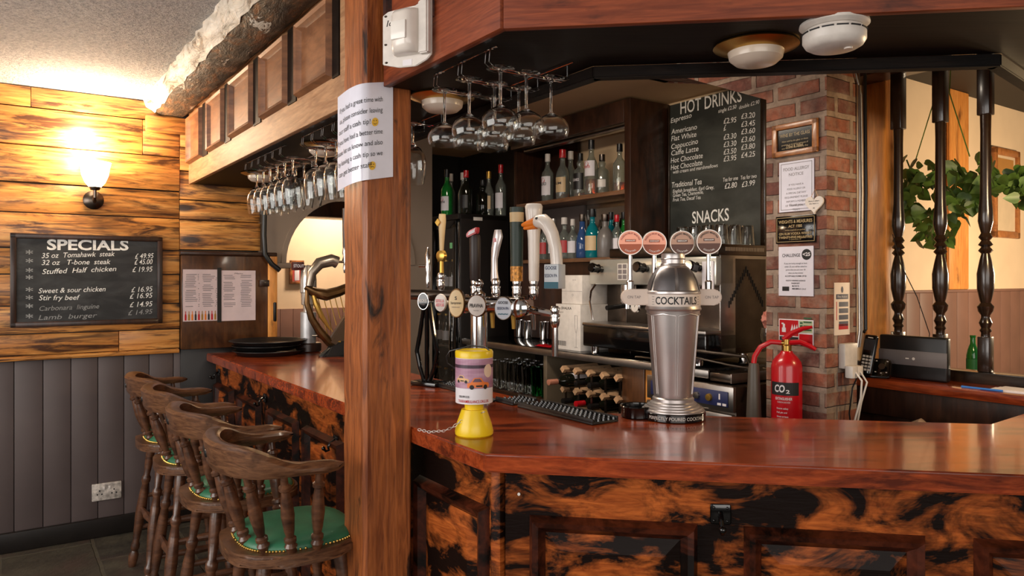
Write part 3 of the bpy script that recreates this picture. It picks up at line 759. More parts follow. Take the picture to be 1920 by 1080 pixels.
# ---------------------------------------------------------------- menu panel at the end of the bar
mp = uthing('menu_cupboard', 'brown wooden cupboard at the wall end of the bar with two menus on it', 'cupboard')
m = MB(); uvbox(m, 3.09, 3.134, -.148, .40, 1.03, 1.588, .006); ubuild(m, 'board', M['darkboard'], mp)
m = MB(); uvbox(m, 3.130, 3.147, -.145, .40, .0, 1.03, .002); ubuild(m, 'lower_board', M['fridgebox'], mp)
ubuild(uvbox(MB(), 3.131, 3.147, -.05, .0, .0, 1.0, .004), 'corner_stile', M['darkwood'], mp)
ubuild(uvbox(MB(), 3.075, 3.134, -.156, .41, 1.588, 1.612, .006), 'top_rail', M['darkwood'], mp)
ubuild(uvbox(MB(), 3.08, 3.134, .355, .412, 1.03, 1.588, .004), 'door_stile', M['orangetimber'], mp)
ubuild(uvbox(MB(), 3.074, 3.082, .30, .36, 1.40, 1.44, .003), 'hinge', M['darkwood'], mp)
ubuild(uvbox(MB(), 3.072, 3.082, .385, .405, 1.18, 1.30, .006), 'latch', M['black'], mp)
plm = lambda x, y: onu(x, y, 3.088)
def menu(x0, x1, y0, y1, label, bottles):
    a, b = plm(x0, y0), plm(x1, y1); ua = uvof(a)[1]; ub = uvof(b)[1]
    s = thing('menu_sheet', label, 'menu', W(3.0885, (ua+ub)/2, (a.z+b.z)/2), LW, None)
    w, h = ub-ua, a.z-b.z
    MB().box(-w/2, w/2, -.002, 0, -h/2, h/2).build('page', plain('pink_menu_paper', srgb(212, 190, 190), .35, coat=.3), s, smooth=False)
    rg = random.Random(x0)
    for cx in (-.25, .25):
        m = MB()
        z = h/2-.03
        while z > -h/2+.08:
            L = w*rg.uniform(.16, .2)
            if rg.random() < .88: m.box(cx*w-L, cx*w+L*rg.uniform(.2, .9), -.0026, -.002, z-.0018, z+.0018)
            if bottles and rg.random() < .7: m.box(cx*w+L*1.02, cx*w+L*1.2, -.0026, -.002, z-.0018, z+.0018)
            z -= .0105
        m.build('printed_lines', M['greyink'], s, smooth=False)
    if bottles:
        for k in range(10):
            x = -w/2+.014+k*(w-.028)/9; c = ('red', 'gold', 'orange', 'ink')[k % 4]
            m = MB(); m.prism([(x-.005, -h/2+.006), (x+.005, -h/2+.006), (x+.005, -h/2+.036), (x+.002, -h/2+.045), (x+.002, -h/2+.06), (x-.002, -h/2+.06), (x-.002, -h/2+.045), (x-.005, -h/2+.036)], .0021, .0028, RX(PI/2))
            m.build('printed_bottle', M[c], s, smooth=False)
    else:
        m = MB(); m.txt('Menu', 0, h/2-.022, .05, .008, y=-.0027, shear=.2, align='c'); m.build('heading', M['ink'], s, smooth=False)
    return s
menu(343, 408, 505, 601, 'printed drinks menu with a row of bottles along its foot', True)
menu(415, 479, 507, 600, 'printed menu page beside the bottle menu, nearer the arch', False)
uvp = uvof(plm(411, 550)); tag(MB().box(-.012, .012, -.004, 0, -.165, .165).build('menu_clip', M['black'], loc=W(3.0885, uvp[1], 1.35), rz=LW), 'narrow dark strip between the two menus', 'strip')

# ================================================================ things on the left bar
def tray(z, r, label, tilt=0.0, dx=0.0, dy=0.0):
    p = W(2.835+dx, .285+dy, z)
    m = MB(); m.lathe([(0, 0), (r*.80, 0), (r*.85, .004), (r*.93, .020), (r, .026), (r*.995, .029), (r*.92, .024), (r*.83, .008), (r*.78, .005), (0, .005)], RX(tilt), 48)
    o = m.build('drinks_tray', M['rubber'], loc=p, rz=BAR); tag(o, label, 'tray', 'round black trays at the end of the bar'); return o
tray(1.0005, .205, 'black round tray at the bottom of the stack on the bar')
tray(1.0285, .195, 'black round tray in the middle of the stack on the bar', 0.0, .01, -.01)
tray(1.058, .222, 'black round tray tilted on top of the stack on the bar', .0)

# silver keg font behind the harp, on a round brown base
p = onz(578, 659, 1.0); sf = thing('silver_font', 'silver cylindrical beer font on a round brown base beside the trays', 'beer font', (p.x, p.y, 1.0), LW)
q = p.y/F
MB().cyl(.078, 0, .055, ONE, 32, bev=.006).build('base', M['darkwood'], sf)
MB().lathe([(0, .055), (.047, .055), (.047, .24), (.040, .245), (0, .245)], ONE, 28).build('lower_column', plain('frosted_steel', srgb(190, 190, 192), .4, .6, var=.15), sf)
MB().lathe([(0, .245), (.030, .245), (.030, .285), (.042, .29), (.044, .36), (.05, .365), (.05, .44), (.044, .50), (.03, .53), (0, .535)], ONE, 28).build('upper_column', plain('pale_pewter', srgb(206, 196, 184), .25, .8), sf)
m = MB(); m.box(-.10, -.03, -.02, .02, .50, .55, bev=.006); m.build('badge_block', col('maroon_badge', 74, 30, 28), sf)
m = MB(); m.txt('STOUT', -.098, .517, .064, .018, y=-.0206, bold=.02); m.build('badge_lettering', M['paper'], sf, smooth=False)
m = MB(); m.tube([(.01, -.045, .10), (.03, -.07, .10), (.05, -.075, .085)], .006); m.build('drip_spout', M['chrome'], sf)
# harp shaped beer font
ph = onz(622, 668, 1.0); hf = thing('harp_beer_font', 'bronze harp shaped beer font standing on the bar behind the post', 'beer font', (ph.x, ph.y, 1.0), LW-.12)
s = ph.y/F
def hp(x, y, d=0.0): return ((x-622)*s*1.04, d, (666-y)*s)
m = MB(); m.tube([hp(575, 536), hp(590, 546), hp(612, 551), hp(634, 545), hp(655, 536), hp(680, 522)], .02, 10, rad=[.014, .030, .034, .030, .026, .02]); m.build('harp_neck', M['bronze'], hf)
m = MB(); m.tube([hp(578, 540), hp(578, 566), hp(586, 594), hp(600, 618), hp(618, 640), hp(634, 640)], .02, 10, rad=[.012, .016, .020, .024, .026, .022]); m.build('harp_pillar', M['bronze'], hf)
m = MB(); m.tube([hp(586, 540, -.005), hp(592, 566, -.018), hp(602, 590, -.02), hp(618, 616, -.018)], .012, 8, rad=[.008, .016, .016, .006]); m.build('pillar_inlay', M['gold'], hf)
m = MB()
m.prism([hp(614, 640)[::2], hp(640, 655)[::2], hp(690, 560)[::2], hp(690, 520)[::2]], -.028, .028, RX(PI/2), bev=.01); sbx = m.build('sound_box', plain('dark_bronze', srgb(96, 78, 62), .32, .7), hf)
m = MB(); q0 = hp(633, 650); m.lathe([(0, 0), (.010, 0), (.010, .004), (0, .004)], T(hp(634, 640)[0], -.028, hp(634, 640)[2]) @ RX(PI/2), 16); m.build('harp_medallion', M['gold'], sbx)
for k in range(9):
    a = hp(596+k*9.6, 551-k*2.6); b = hp(616+k*7.2, 632-k*12)
    m = MB(); m.rod(a, b, .0028, 6); m.build('string', M['gold'], hf)
m = MB(); m.tube([hp(582, 534), hp(586, 510), hp(600, 492), hp(622, 486), hp(632, 490)], .03, 14, rad=[.022, .028, .034, .036, .036]); m.build('swan_neck', plain('grey_pewter', srgb(150, 138, 124), .3, .8), hf)
m = MB(); m.rod(hp(630, 489), hp(650, 489), .007); m.build('tap_arm', M['chrome'], hf)
m = MB(); x = 646; m.turned(hp(x, 510), hp(x, 462), [(0, .007), (.2, .012), (.35, .009), (.5, .016), (.65, .010), (.8, .016), (1, .012)]); m.build('tap_body', M['chrome'], hf)
MB().rod(hp(x, 462), hp(x, 388), .013, 16, .016).build('tap_handle', M['darkwood'], hf)
m = MB(); m.tube([hp(632, 640), hp(628, 652), hp(610, 664), hp(600, 667)], .02, 12, rad=[.02, .03, .026, .016]); m.prism([hp(600, 667)[::2], hp(655, 667)[::2], hp(655, 640)[::2], hp(634, 636)[::2], hp(622, 650)[::2]], -.045, .045, RX(PI/2), bev=.012); m.build('foot', M['black'], hf)
tag(MB().box(-.12, .14, -.05, .09, 0, .022, bev=.005).build('wooden_plinth', M['worktop'], loc=(ph.x+.14, ph.y+.13, 1.0), rz=LW), 'low wooden block on the bar behind the harp font', 'block')
# black pipe cable on the menu panel edge
m = MB(); m.tube([W(3.07, .33, 1.93), W(3.07, .325, 1.72), W(3.065, .33, 1.60), W(3.06, .37, 1.54), W(3.06, .42, 1.50)], .016, 10); tag(m.build('black_pipe', M['rubber']), 'black pipe running down beside the arch springer', 'pipe')

# ================================================================ on the post
# PIR sensor on an angled white plate
pz = 2.0
pp = onu(770, 65, .394); u_, v_ = uvof(pp)
pir = thing('motion_sensor', 'white motion sensor on a white bracket at the top of the oak post', 'sensor', pt(772, 65, 1.945), -.45-PI/2+PI)
pir.rotation_euler = (0, 0, -.45-PI/2); pir.scale = (1, 1.08, .68)
# local: x = -u (toward camera right), y = v ; plate lies on the post face x=0 and bends out
q = pp.y/F
mS = Matrix(((0, 0, 1, 0), (1, 0, 0, 0), (0, 1, 0, 0), (0, 0, 0, 1)))     # (v, z, x)
m = MB()
m.prism([(-.078, -.105), (-.062, -.112), (-.03, -.125), (.018, -.128), (.05, -.108), (.062, -.09), (.062, .118), (.05, .125), (.018, .10), (-.03, .10), (-.062, .098), (-.078, .085)], .004, .012, mS, bev=.002)
m.build('mounting_plate', M['white'], pir)
m = MB(); m.prism([(.034, -.09), (.062, -.09), (.062, .115), (.034, .108)], .010, .030, mS, bev=.004); m.build('side_flange', M['white'], pir)
m = MB()
sec_ = [(-.035, .0), (-.035, .028), (-.02, .044), (.012, .048), (.026, .040), (.034, .018), (.034, 0)]
rows = [(-.085, .55), (-.078, .85), (-.05, 1), (.06, 1), (.078, .8), (.084, .5)]
m.sweep([((.010, 0, z), (0, 1, 0), (1, 0, 0)) for z, k in rows], lambda i: [(a*(.92+.08*rows[i][1]), b*rows[i][1]) for a, b in sec_])
body = m.build('sensor_body', M['bone'], pir, ang=50)
m = MB(); m.box(.052, .060, -.024, .018, -.04, .03, bev=.003); m.build('lens_window', plain('sensor_lens', srgb(232, 226, 218), .2), body)
m = MB(); m.txt('Id', 0, 0, .022, .024, m=T(.0125, -.066, .04) @ RZ(PI/2), shear=.2); m.txt('S', 0, 0, .016, .012, m=T(.0545, -.014, .045) @ RZ(PI/2) @ RY(-.4), shear=.3)
m.build('pen_marks', M['ink'], pir, smooth=False)
for vy, z in ((-.068, .08), (-.068, -.03), (-.066, -.10), (.046, .112)): MB().sph((.0125, vy, z), .004).build('screw_head', M['darksteel'], pir)
MB().tube([(.004, -.02, 0), (-.05, -.05, 0), (-.125, -.075, 0)], .012, 8).build('bracket_arm', M['white'], pir)
MB().box(.012, .0128, -.018, .008, -.122, -.10).build('rating_label', M['paper'], pir)
# cash tip notice wrapped around the post edge
path = []
for v in [-.068-.0083*i for i in range(10)]: path.append((.397, v))
path += [(.399, -.152), (.405, -.163), (.416, -.172), (.43, -.178), (.445, -.183), (.462, -.186), (.48, -.188), (.50, -.190), (.515, -.191)]
dist = [0]
for a, b in zip(path, path[1:]): dist.append(dist[-1] + math.hypot(a[0]-b[0], a[1]-b[1]))
LP = dist[-1]
def onpath(s, lift=0.0):
    s = max(0, min(LP-1e-6, s)); i = max(k for k in range(len(dist)-1) if dist[k] <= s)
    f = (s-dist[i])/(dist[i+1]-dist[i]); a, b = path[i], path[i+1]
    u = a[0]+(b[0]-a[0])*f; v = a[1]+(b[1]-a[1])*f; du, dv = b[0]-a[0], b[1]-a[1]; L = math.hypot(du, dv)
    nu, nv = dv/L, -du/L
    return (-(u + nu*lift), v + nv*lift)
ntc = uthing('tip_notice', 'white laminated cash tip notice pinned around the oak post', 'notice')
zt0 = onu(728, 152, .397).z; zb0 = onu(731, 331, .397).z
m = MB(); rws = []
ns = 40
for i in range(ns+1):
    s_ = LP*i/ns; x, y = onpath(s_, 0.0); x2, y2 = onpath(s_, .0012); k = i/ns; dz = -.040*k
    rws.append([(x, y, zb0+dz), (x, y, zt0+dz), (x2, y2, zt0+dz), (x2, y2, zb0+dz)])
vs = [p for r_ in rws for p in r_]; fs = []
for i in range(ns):
    for c in range(4): fs.append((i*4+c, i*4+(c+1) % 4, (i+1)*4+(c+1) % 4, (i+1)*4+c))
fs += [(0, 1, 2, 3), tuple(ns*4+c for c in (3, 2, 1, 0))]
m._add(vs, fs); ubuild(m, 'sheet', M['film'], ntc, ang=60)
m = MB(); WN = LP
def warp(p):
    # p.x measured leftwards from the right end of the strip
    s_ = LP - p[0]; x, y = onpath(s_, .0030); return (x, y, p[2] - .040*s_/LP)
hN = zt0-zb0
lines = ['If you had a great time with', 'us, please consider leaving', 'our staff a cash tip!', 'If you have had a better time', 'please let us know and also', 'by leaving a cash tip so we', 'can get better staff!']
for i, s_ in enumerate(lines):
    wd_ = LP*(.76, .76, .60, .82, .86, .80, .62)[i]
    m.txt(s_, LP*.84-wd_ if i not in (2, 6) else LP*.06, zt0 - hN*(.20+.112*i), wd_, .0145, warp=warp)
ubuild(m, 'lettering', M['ink'], ntc, smooth=False)
for zz, hx, sad in ((zt0-hN*.41, .73, 0), (zt0-hN*.86, .69, 1)):
    wq = lambda p, L: (lambda s_: (onpath(s_, L)[0], onpath(s_, L)[1], p[2]-.040*s_/LP))(LP-p[0])
    m = MB(); cx = LP*hx; m.poly([wq((cx+.0105*math.cos(a*PI/12), 0, zz+.0125*math.sin(a*PI/12)), .0022) for a in range(24)]); fc = ubuild(m, 'smiley_face', col('smiley_yellow', 226, 178, 60), ntc, smooth=False)
    m = MB()
    for ex in (-.004, .004): m.poly([wq((cx+ex+.0012*math.cos(a*PI/4), 0, zz+.004+.002*math.sin(a*PI/4)), .0028) for a in range(8)])
    ar = [(cx+.006*math.cos(PI+a*PI/8), 0, (zz-.001 + .006*math.sin(PI+a*PI/8)) if not sad else (zz-.009+.006*math.sin(a*PI/8))) for a in range(9)]
    for a, b in zip(ar, ar[1:]): m.poly([wq(a, .0028), wq(b, .0028), wq((b[0], 0, b[2]+.0014), .0028), wq((a[0], 0, a[2]+.0014), .0028)])
    ubuild(m, 'smiley_features', M['ink'], fc, smooth=False)

# ================================================================ recessed lights and smoke alarm
def downlight(loc, lab, r=.10):
    d = thing('recessed_light', lab, 'ceiling light', loc, 0, 'brass-rimmed lights under the canopy')
    MB().lathe([(r*.62, 0), (r*.98, -.002), (r, -.006), (r*.9, -.010), (r*.66, -.018), (r*.60, -.004)], ONE, 40, closed=True).build('brass_rim', M['brass'], d)
    MB().lathe([(0, -.052), (r*.25, -.051), (r*.48, -.046), (r*.62, -.034), (r*.66, -.016), (r*.62, -.002), (0, -.002)], ONE, 40).build('frosted_dome', M['frost'], d)
    return d
d0 = downlight(W(.409, .105, ZS), 'brass-rimmed frosted light right of the post behind the hanging coupes')
p = onz(1417, 84, ZS); dup(d0, (p.x, p.y, ZS), label='brass-rimmed frosted light next to the white smoke alarm')
dup(d0, W(1.414, .10, ZS), label='brass-rimmed frosted light just left of the paper notice')
dup(d0, W(2.42, .12, ZS), label='brass-rimmed frosted light nearest the board wall')
p = onz(1564, 44, ZS)
sm = thing('smoke_alarm', 'round white smoke alarm under the dark canopy', 'smoke alarm', (p.x, p.y, ZS), .3)
MB().lathe([(0, 0), (.072, 0), (.073, -.006), (.068, -.010), (.055, -.014), (0, -.014)], ONE, 40).build('mounting_base', M['white'], sm)
MB().lathe([(0, -.014), (.060, -.014), (.066, -.022), (.066, -.040), (.060, -.050), (.050, -.056), (0, -.058)], ONE, 40).build('alarm_body', M['white'], sm)
m = MB()
for k in range(14):
    a = k*2*PI/14; m.box(-.012, .012, -.0672, -.062, -.0245, -.0215, RZ(a))
m.build('vent_slots', M['ink'], sm)
MB().cyl(.009, -.060, -.056, T(.022, -.018, 0), 16).build('test_button', M['bone'], sm)

# ================================================================ hanging glass racks
gr_wine = [(0, 0), (.034, 0), (.035, .0015), (.014, .004), (.0046, .010), (.004, .03), (.004, .058), (.009, .066), (.026, .078), (.038, .098), (.0425, .122), (.0405, .150), (.0345, .184), (.0338, .184), (.0396, .150), (.0415, .122), (.037, .099), (.025, .080), (.008, .0685), (0, .0675)]
gr_coupe = [(0, 0), (.034, 0), (.035, .0015), (.012, .004), (.0042, .010), (.0036, .03), (.0036, .086), (.008, .092), (.022, .099), (.036, .108), (.0445, .121), (.0465, .131), (.045, .142), (.042, .151), (.0414, .151), (.0443, .142), (.0457, .131), (.0437, .122), (.0352, .1092), (.021, .1003), (.007, .0942), (0, .0932)]
def hanging(name, prof, label, group, loc):
    o = MB().lathe(prof, RX(PI), 28).build(name, M['glass'], ang=50, loc=loc); return tag(o, label, 'glass', group)
def rack(u0, rails, sp, v0, v1, label):
    # wire rails run from the front of the canopy to the back
    r = thing('glass_rack', label, 'glass rack', W(u0, 0, ZS), BAR)
    z1 = -.052
    for i in range(rails):
        m = MB(); x = i*sp
        for dx in (-.009, .009):
            m.tube([(x+dx, v0+.02, -.002), (x+dx, v0, -.008), (x+dx, v0-.003, z1+.01), (x+dx, v0+.012, z1), (x+dx, v1-.01, z1), (x+dx, v1+.002, z1+.006)], .0022, 6)
        m.tube([(x-.009, v1, z1+.004), (x-.009, v1+.012, z1+.016), (x-.009, v1+.012, -.004)], .0022, 6)
        m.build('wire_rail', M['chrome'], r)
    m = MB()
    for y in (v0+.012, v1+.008): m.tube([(-.02, y, -.004), ((rails-1)*sp+.02, y, -.004)], .0022, 6)
    m.build('cross_wire', M['chrome'], r)
    return r
rack(.163, 3, .13, -.05, .19, 'chrome wire rack of coupes under the canopy right of the post')
firstC = None; names = ['near the corner', 'in the middle row', 'nearest the post']
for i in range(3):
    for k in range(3):
        u = .163 - i*.13; v = -.025 + .078*k + (.010 if i == 2 else 0)
        if firstC is None: firstC = hanging('coupe_glass', gr_coupe, 'clear coupe glass hanging in the wire rack right of the post', 'coupes in the hanging rack', W(u, v, ZS-.050)); firstC.scale = (1, 1, 1)
        else: c_ = dup(firstC, W(u, v, ZS-.050))
rack(2.06, 6, .108, -.05, .145, 'wire rack of wine glasses under the canopy, nearest the board wall')
fw_ = None
for i in range(6):
    for k in range(2):
        p_ = W(2.06-i*.108, .0+.085*k, ZS-.050)
        if fw_ is None: fw_ = hanging('wine_glass', gr_wine, 'clear wine glass hanging in the rack nearest the board wall', 'wine glasses in the far rack', p_); fw_.scale = (1.08, 1.08, 1.10)
        else: dup(fw_, p_)
rack(1.24, 4, .108, -.05, .145, 'wire rack of wine glasses left of the timber post')
for i in range(4):
    for k in range(2):
        dup(fw_, W(1.24-i*.108, .0+.085*k, ZS-.050), label='clear wine glass hanging in the rack left of the post', group='wine glasses left of the post')
rack(.72, 2, .125, .06, .20, 'short wire rack holding one wine glass right of the post')
lone = dup(fw_, W(.60, .10, ZS-.050), label='single clear wine glass hanging just right of the post')
del lone['group']

# ================================================================ beer fonts on the bar
def tap_base(z0, mb=None):
    m = MB(); m.turned((0, 0, z0), (0, 0, z0+.075), [(0, .010), (.12, .014), (.3, .017), (.5, .015), (.52, .018), (.62, .018), (.64, .013), (.85, .016), (1, .012)], 16); return m
TF = W(.70, .42); tf = thing('tap_font', 'chrome T-bar beer font with round badges and tall handles', 'beer font', (TF.x, TF.y, ZC), -.62)
k0 = TF.y/F
xs = lambda px: (px-897)*k0/.80         # frame columns to local x on the slanted bar
zz = lambda py, Y=TF.y: EYE + (HZ-py)/F*Y - ZC
MB().lathe([(0, 0), (.062, 0), (.062, .008), (.045, .014), (.031, .022), (.031, zz(585)), (0, zz(585))], ONE, 32).build('column', M['chrome'], tf)
zb = zz(570)
m = MB(); m.lathe([(0, -.06), (.0, -.06), (.030, -.058), (.030, .20), (.0, .20)], T(0, 0, zb) @ RY(PI/2), 24); m.lathe([(0, 0), (.032, .0), (.036, .004), (.036, .018), (0, .018)], T(.20, 0, zb) @ RY(PI/2), 24); m.lathe([(0, 0), (.036, .0), (.036, .018), (0, .022)], T(-.078, 0, zb) @ RY(PI/2), 24)
m.build('cross_bar', M['chrome'], tf)
m = MB(); m.lathe([(0, 0), (.024, 0), (.026, .012), (.016, .02), (.010, .026), (.010, .032)], T(0, 0, zb+.026), 20); m.sph((0, 0, zb+.075), .018); m.build('finial', M['chrome'], tf)
def badge(par, x, z, rx, rz_, ydep, face, rim, lines, ink=M['ink'], y0=-.03, rot=0.0):
    b = MB(); b.lathe([(0, 0), (rx, 0), (rx*1.02, .006), (rx*.96, .014), (rx*.92, .014), (0, .013)], T(x, y0-ydep, z) @ RZ(rot) @ S3(1, 1, rz_/rx) @ RX(PI/2), 36)
    b.rod((x, y0+.01, z), (x, y0-ydep, z), .008, 10)
    o = b.build('badge', rim, par)
    f = MB(); f.lathe([(0, .0166), (rx*.55, .0160), (rx*.90, .0142), (rx*.90, .0128), (0, .0128)], T(x, y0-ydep, z) @ RZ(rot) @ S3(1, 1, rz_/rx) @ RX(PI/2), 36)
    f.build('badge_face', face, o)
    for st, dx, dz, w, h, mat, bo in lines:
        t = MB(); t.txt(st, 0, 0, w, h, m=T(x, y0-ydep, z) @ RZ(rot) @ T(0, -.0176, 0) @ T(dx, 0, dz), bold=bo, align='c'); t.build('badge_lettering', mat, o, smooth=False)
    return o
badge(tf, xs(862)+.072, zz(567), .031, .0520, .075, col('stara_face', 222, 196, 150), M['bronze'], [('S', 0, .012, .008, .012, M['ink'], .02), ('Staropramen', 0, -.003, .040, .009, M['ink'], .01), ('PREMIUM LAGER', 0, -.016, .03, .004, M['greyink'], 0)], rot=.30)
badge(tf, xs(899)+.058, zz(571), .036, .0400, .055, M['white'], M['chrome'], [('PRAVHA', 0, -.006, .050, .013, M['ink'], .02), ('PILSNER', 0, -.019, .02, .004, M['greyink'], 0)], rot=.30)
badge(tf, xs(946)+.044, zz(575), .033, .0410, .035, col('goose_face', 190, 196, 206), M['darksteel'], [('GOOSE', 0, .016, .036, .009, M['ink'], .02), ('SESSION IPA', 0, -.004, .042, .009, col('navy', 30, 44, 84), .02), ('~~~', 0, -.024, .036, .012, col('teal_ink', 30, 92, 110), .05)], rot=.30)
m = MB(); m.lathe([(0, .022), (.02, .021), (.030, .016), (.034, .006), (.034, 0), (0, 0)], T(xs(985), -.045, zz(575)) @ RZ(.30) @ RX(PI/2), 28); m.rod((xs(985), 0, zz(575)), (xs(985), -.045, zz(575)), .016); m.build('blank_badge', M['chrome'], tf)
hz0 = zb + .024
def handle(px, py0, py1, prof, mat, name='handle', yy=.012):
    x = xs(px); z0, z1 = hz0+.06, zz(py0)
    b = tap_base(hz0-.005); o = b.build('tap_base', M['chrome'], tf); o.location = (x, yy, 0)
    h = MB(); h.turned((x, yy, z0), (x, yy, z1), prof, 20); return h.build(name, mat, tf), x, z0, z1
h, x, z0, z1 = handle(886, 440, 530, [(0, .014), (.05, .019), (.92, .021), (1, .018)], col('dark_handle', 40, 28, 26))
m = MB(); m.prism([(-.024, -.004), (.022, .012), (.024, .034), (-.012, .022), (-.026, .010)], -.012, .012, T(x, .0, z1-.006) @ RX(PI/2) , bev=.003); m.build('red_crest', M['red'], h)
m = MB(); m.prism([(-.015, .003), (.016, .015), (.017, .026), (-.010, .017)], .0122, .0128, T(x, .0, z1-.006) @ RX(PI/2)); m.build('crest_mark', M['paper'], h, smooth=False)
x = xs(925); b = tap_base(hz0-.005); o = b.build('tap_base', M['chrome'], tf); o.location = (x, .012, 0)
m = MB(); zA, zB = hz0+.06, zz(432)
P_ = [(x-.004, .012, zA), (x-.006, .012, zA+.04), (x-.006, .012, zA+.08), (x, .012, zA+.12), (x+.010, .012, zA+.16), (x+.010, .012, zB)]
m.sweep([(p_, (1, 0, 0), (0, 1, 0)) for p_ in P_], lambda i: [((.017, .013, .013, .018, .021, .014)[i]*c_, (.012, .010, .010, .011, .012, .008)[i]*s_) for c_, s_ in [(math.cos(a*PI/6), math.sin(a*PI/6)) for a in range(12)]])
h = m.build('handle', plain('pale_silver_handle', srgb(214, 206, 204), .3, .5), tf, ang=60)
m = MB(); m.box(x-.002, x+.010, -.0012, 0, zB-.045, zB-.03); m.build('red_mark', M['red'], h, smooth=False)
h, x, z0, z1 = handle(963, 393, 545, [(0, .021), (1, .025)], col('deep_green_handle', 34, 52, 44))
L = z1-z0
m = MB(); m.lathe([(0, z0), (.0218, z0), (.0225, z0+L*.2), (.0225, z0+L*.2)], T(x, .012, 0), 20); m.build('gold_band', plain('mottled_gold', srgb(196, 132, 52), .35, .3, var=.5, vscale=90), h)
m = MB(); m.lathe([(.0247, z0+L*.80), (.0254, z0+L*.93), (.0247, z0+L*.93)], T(x, .012, 0), 20); m.build('cream_band', col('cream_band', 206, 178, 132), h)
h, x, z0, z1 = handle(993, 389, 540, [(0, .017), (.03, .018), (.55, .021), (.9, .030), (.97, .031), (1, .026)], M['bone'])
# goose head handle at the near end
x = .335; yy = -.01
m = tap_base(zb-.075); o = m.build('tap_base', M['chrome'], tf); o.location = (x, yy, 0)
m = MB(); m.rod((.20, 0, zb-.01), (x, yy, zb-.03), .014); m.rod((x, yy, zb-.17), (x, yy, zb-.07), .011); m.build('side_tap', M['chrome'], tf)
gx = x-.005; g0 = zz(522)
P_ = [(gx+.012, yy, g0-.03), (gx+.012, yy, g0+.05), (gx+.008, yy, g0+.10), (gx-.006, yy, g0+.15), (gx-.024, yy, g0+.182), (gx-.042, yy, g0+.196), (gx-.062, yy, g0+.196), (gx-.080, yy, g0+.190)]
m = MB(); m.tube(P_, .02, 18, rad=[.022, .021, .021, .023, .025, .0255, .024, .015]); gh = m.build('goose_head', M['bone'], tf, ang=80)
m = MB(); m.tube([(gx-.072, yy, g0+.194), (gx-.095, yy, g0+.190), (gx-.115, yy, g0+.188), (gx-.130, yy, g0+.186)], .01, 14, rad=[.019, .015, .010, .006]); m.tube([(gx-.072, yy, g0+.184), (gx-.095, yy, g0+.178), (gx-.122, yy, g0+.174)], .01, 12, rad=[.014, .010, .005]); m.build('beak', M['orange'], gh)
m = MB()
m.sph((gx-.055, yy-.0225, g0+.205), .005); m.build('eye', M['gloss'], gh)
MB().box(gx-.024, gx+.034, yy-.024, yy+.022, g0-.035, g0+.048, bev=.003).build('handle_plate', col('plate_blue', 196, 202, 206), tf)
m = MB(); m.txt('GOOSE', gx+.004, g0+.030, .046, .011, y=yy-.0246, bold=.02, align='c'); m.txt('SESSION IPA', gx+.004, g0+.004, .050, .011, y=yy-.0246, bold=.01, align='c'); m.build('plate_lettering', col('navy', 30, 44, 84), tf, smooth=False)
m = MB(); m.box(gx-.023, gx+.033, yy-.0246, yy-.0236, g0-.034, g0-.012); m.build('plate_wave', col('teal_ink', 30, 92, 110), tf, smooth=False)
for px in (922, 960, 995):
    m = MB(); m.rod((xs(px), .0, zb-.03), (xs(px), .004, zb-.085), .009, 12, .007); m.build('spout', M['gold'] if px != 995 else M['chrome'], tf)
# rear font on black hoops
RF = W(1.143, .47); rf = thing('hoop_font', 'beer font on black curved hoops with a black and a red badge', 'beer font', (RF.x, RF.y, ZC), -.62)
k0r = RF.y/F
xr = lambda px: (px-812)*k0r/.80
zr = lambda py: EYE + (HZ-py)/F*RF.y - ZC
m = MB(); m.box(-.09, .05, -.045, .045, 0, .02, bev=.006); m.build('foot', M['gloss'], rf)
for dx in (-.03, 0.0, .03):
    m = MB(); A = [(xr(800)+dx*.5, 0, .015), (xr(800)+dx*1.3, 0, .07), (xr(800)+dx*1.9, 0, .14), (xr(800)+dx*1.3, 0, .22), (xr(800)+dx*.5, 0, zr(568))]
    m.tube(A, .010, 10); m.build('hoop', M['gloss'], rf)
m = MB(); m.lathe([(0, -.13), (.022, -.13), (.022, .12), (0, .12)], T(0, 0, zr(553)) @ RY(PI/2), 20); m.build('cross_bar', M['darksteel'], rf)
badge(rf, xr(800)+.040, zr(564), .025, .036, .04, M['gloss'], M['chrome'], [("BECK'S", 0, -.002, .036, .010, M['white'], .02), ('VIER', 0, -.016, .02, .006, M['greyink'], 0)], y0=-.02, rot=.3)
badge(rf, xr(833)+.040, zr(566), .025, .036, .04, M['white'], M['white'], [('STELLA', 0, .002, .036, .012, M['red'], .04), ('ARTOIS', 0, -.014, .036, .012, M['red'], .04)], y0=-.02, rot=.3)
m = tap_base(zr(545)); o = m.build('tap_base', M['chrome'], rf); o.location = (xr(825), .01, 0)
m = MB(); x = xr(826); m.turned((x, .01, zr(515)), (x, .01, zr(475)), [(0, .010), (1, .008)]); m.lathe([(0, 0), (.022, .0), (.026, .006), (.022, .018), (.012, .022), (0, .022)], T(x, .018, zr(480)) @ RX(PI/2), 24); m.build('gold_collar', M['gold'], rf)
m = MB(); x = xr(826); m.turned((x, .01, zr(470)), (x+.004, .01, zr(402)), [(0, .009), (.4, .012), (.8, .016), (1, .014)], 16); h = m.build('handle', col('cream_band', 206, 178, 132), rf)
m = MB(); m.prism([(-.014, 0), (0, -.016), (.014, 0), (0, .016)], -.003, .003, T(x-.004, -.010, zr(418)) @ RX(PI/2), bev=.001); m.build('gold_diamond', M['gold'], h)
m = MB(); x = xr(786); m.turned((x, .05, zr(540)), (x, .05, zr(462)), [(0, .007), (.2, .012), (.35, .008), (.5, .014), (.62, .010), (.8, .013), (.9, .006), (1, .005)]); m.rod((x-.05, .05, zr(498)), (x, .05, zr(498)), .006); m.build('small_tap', M['chrome'], rf)

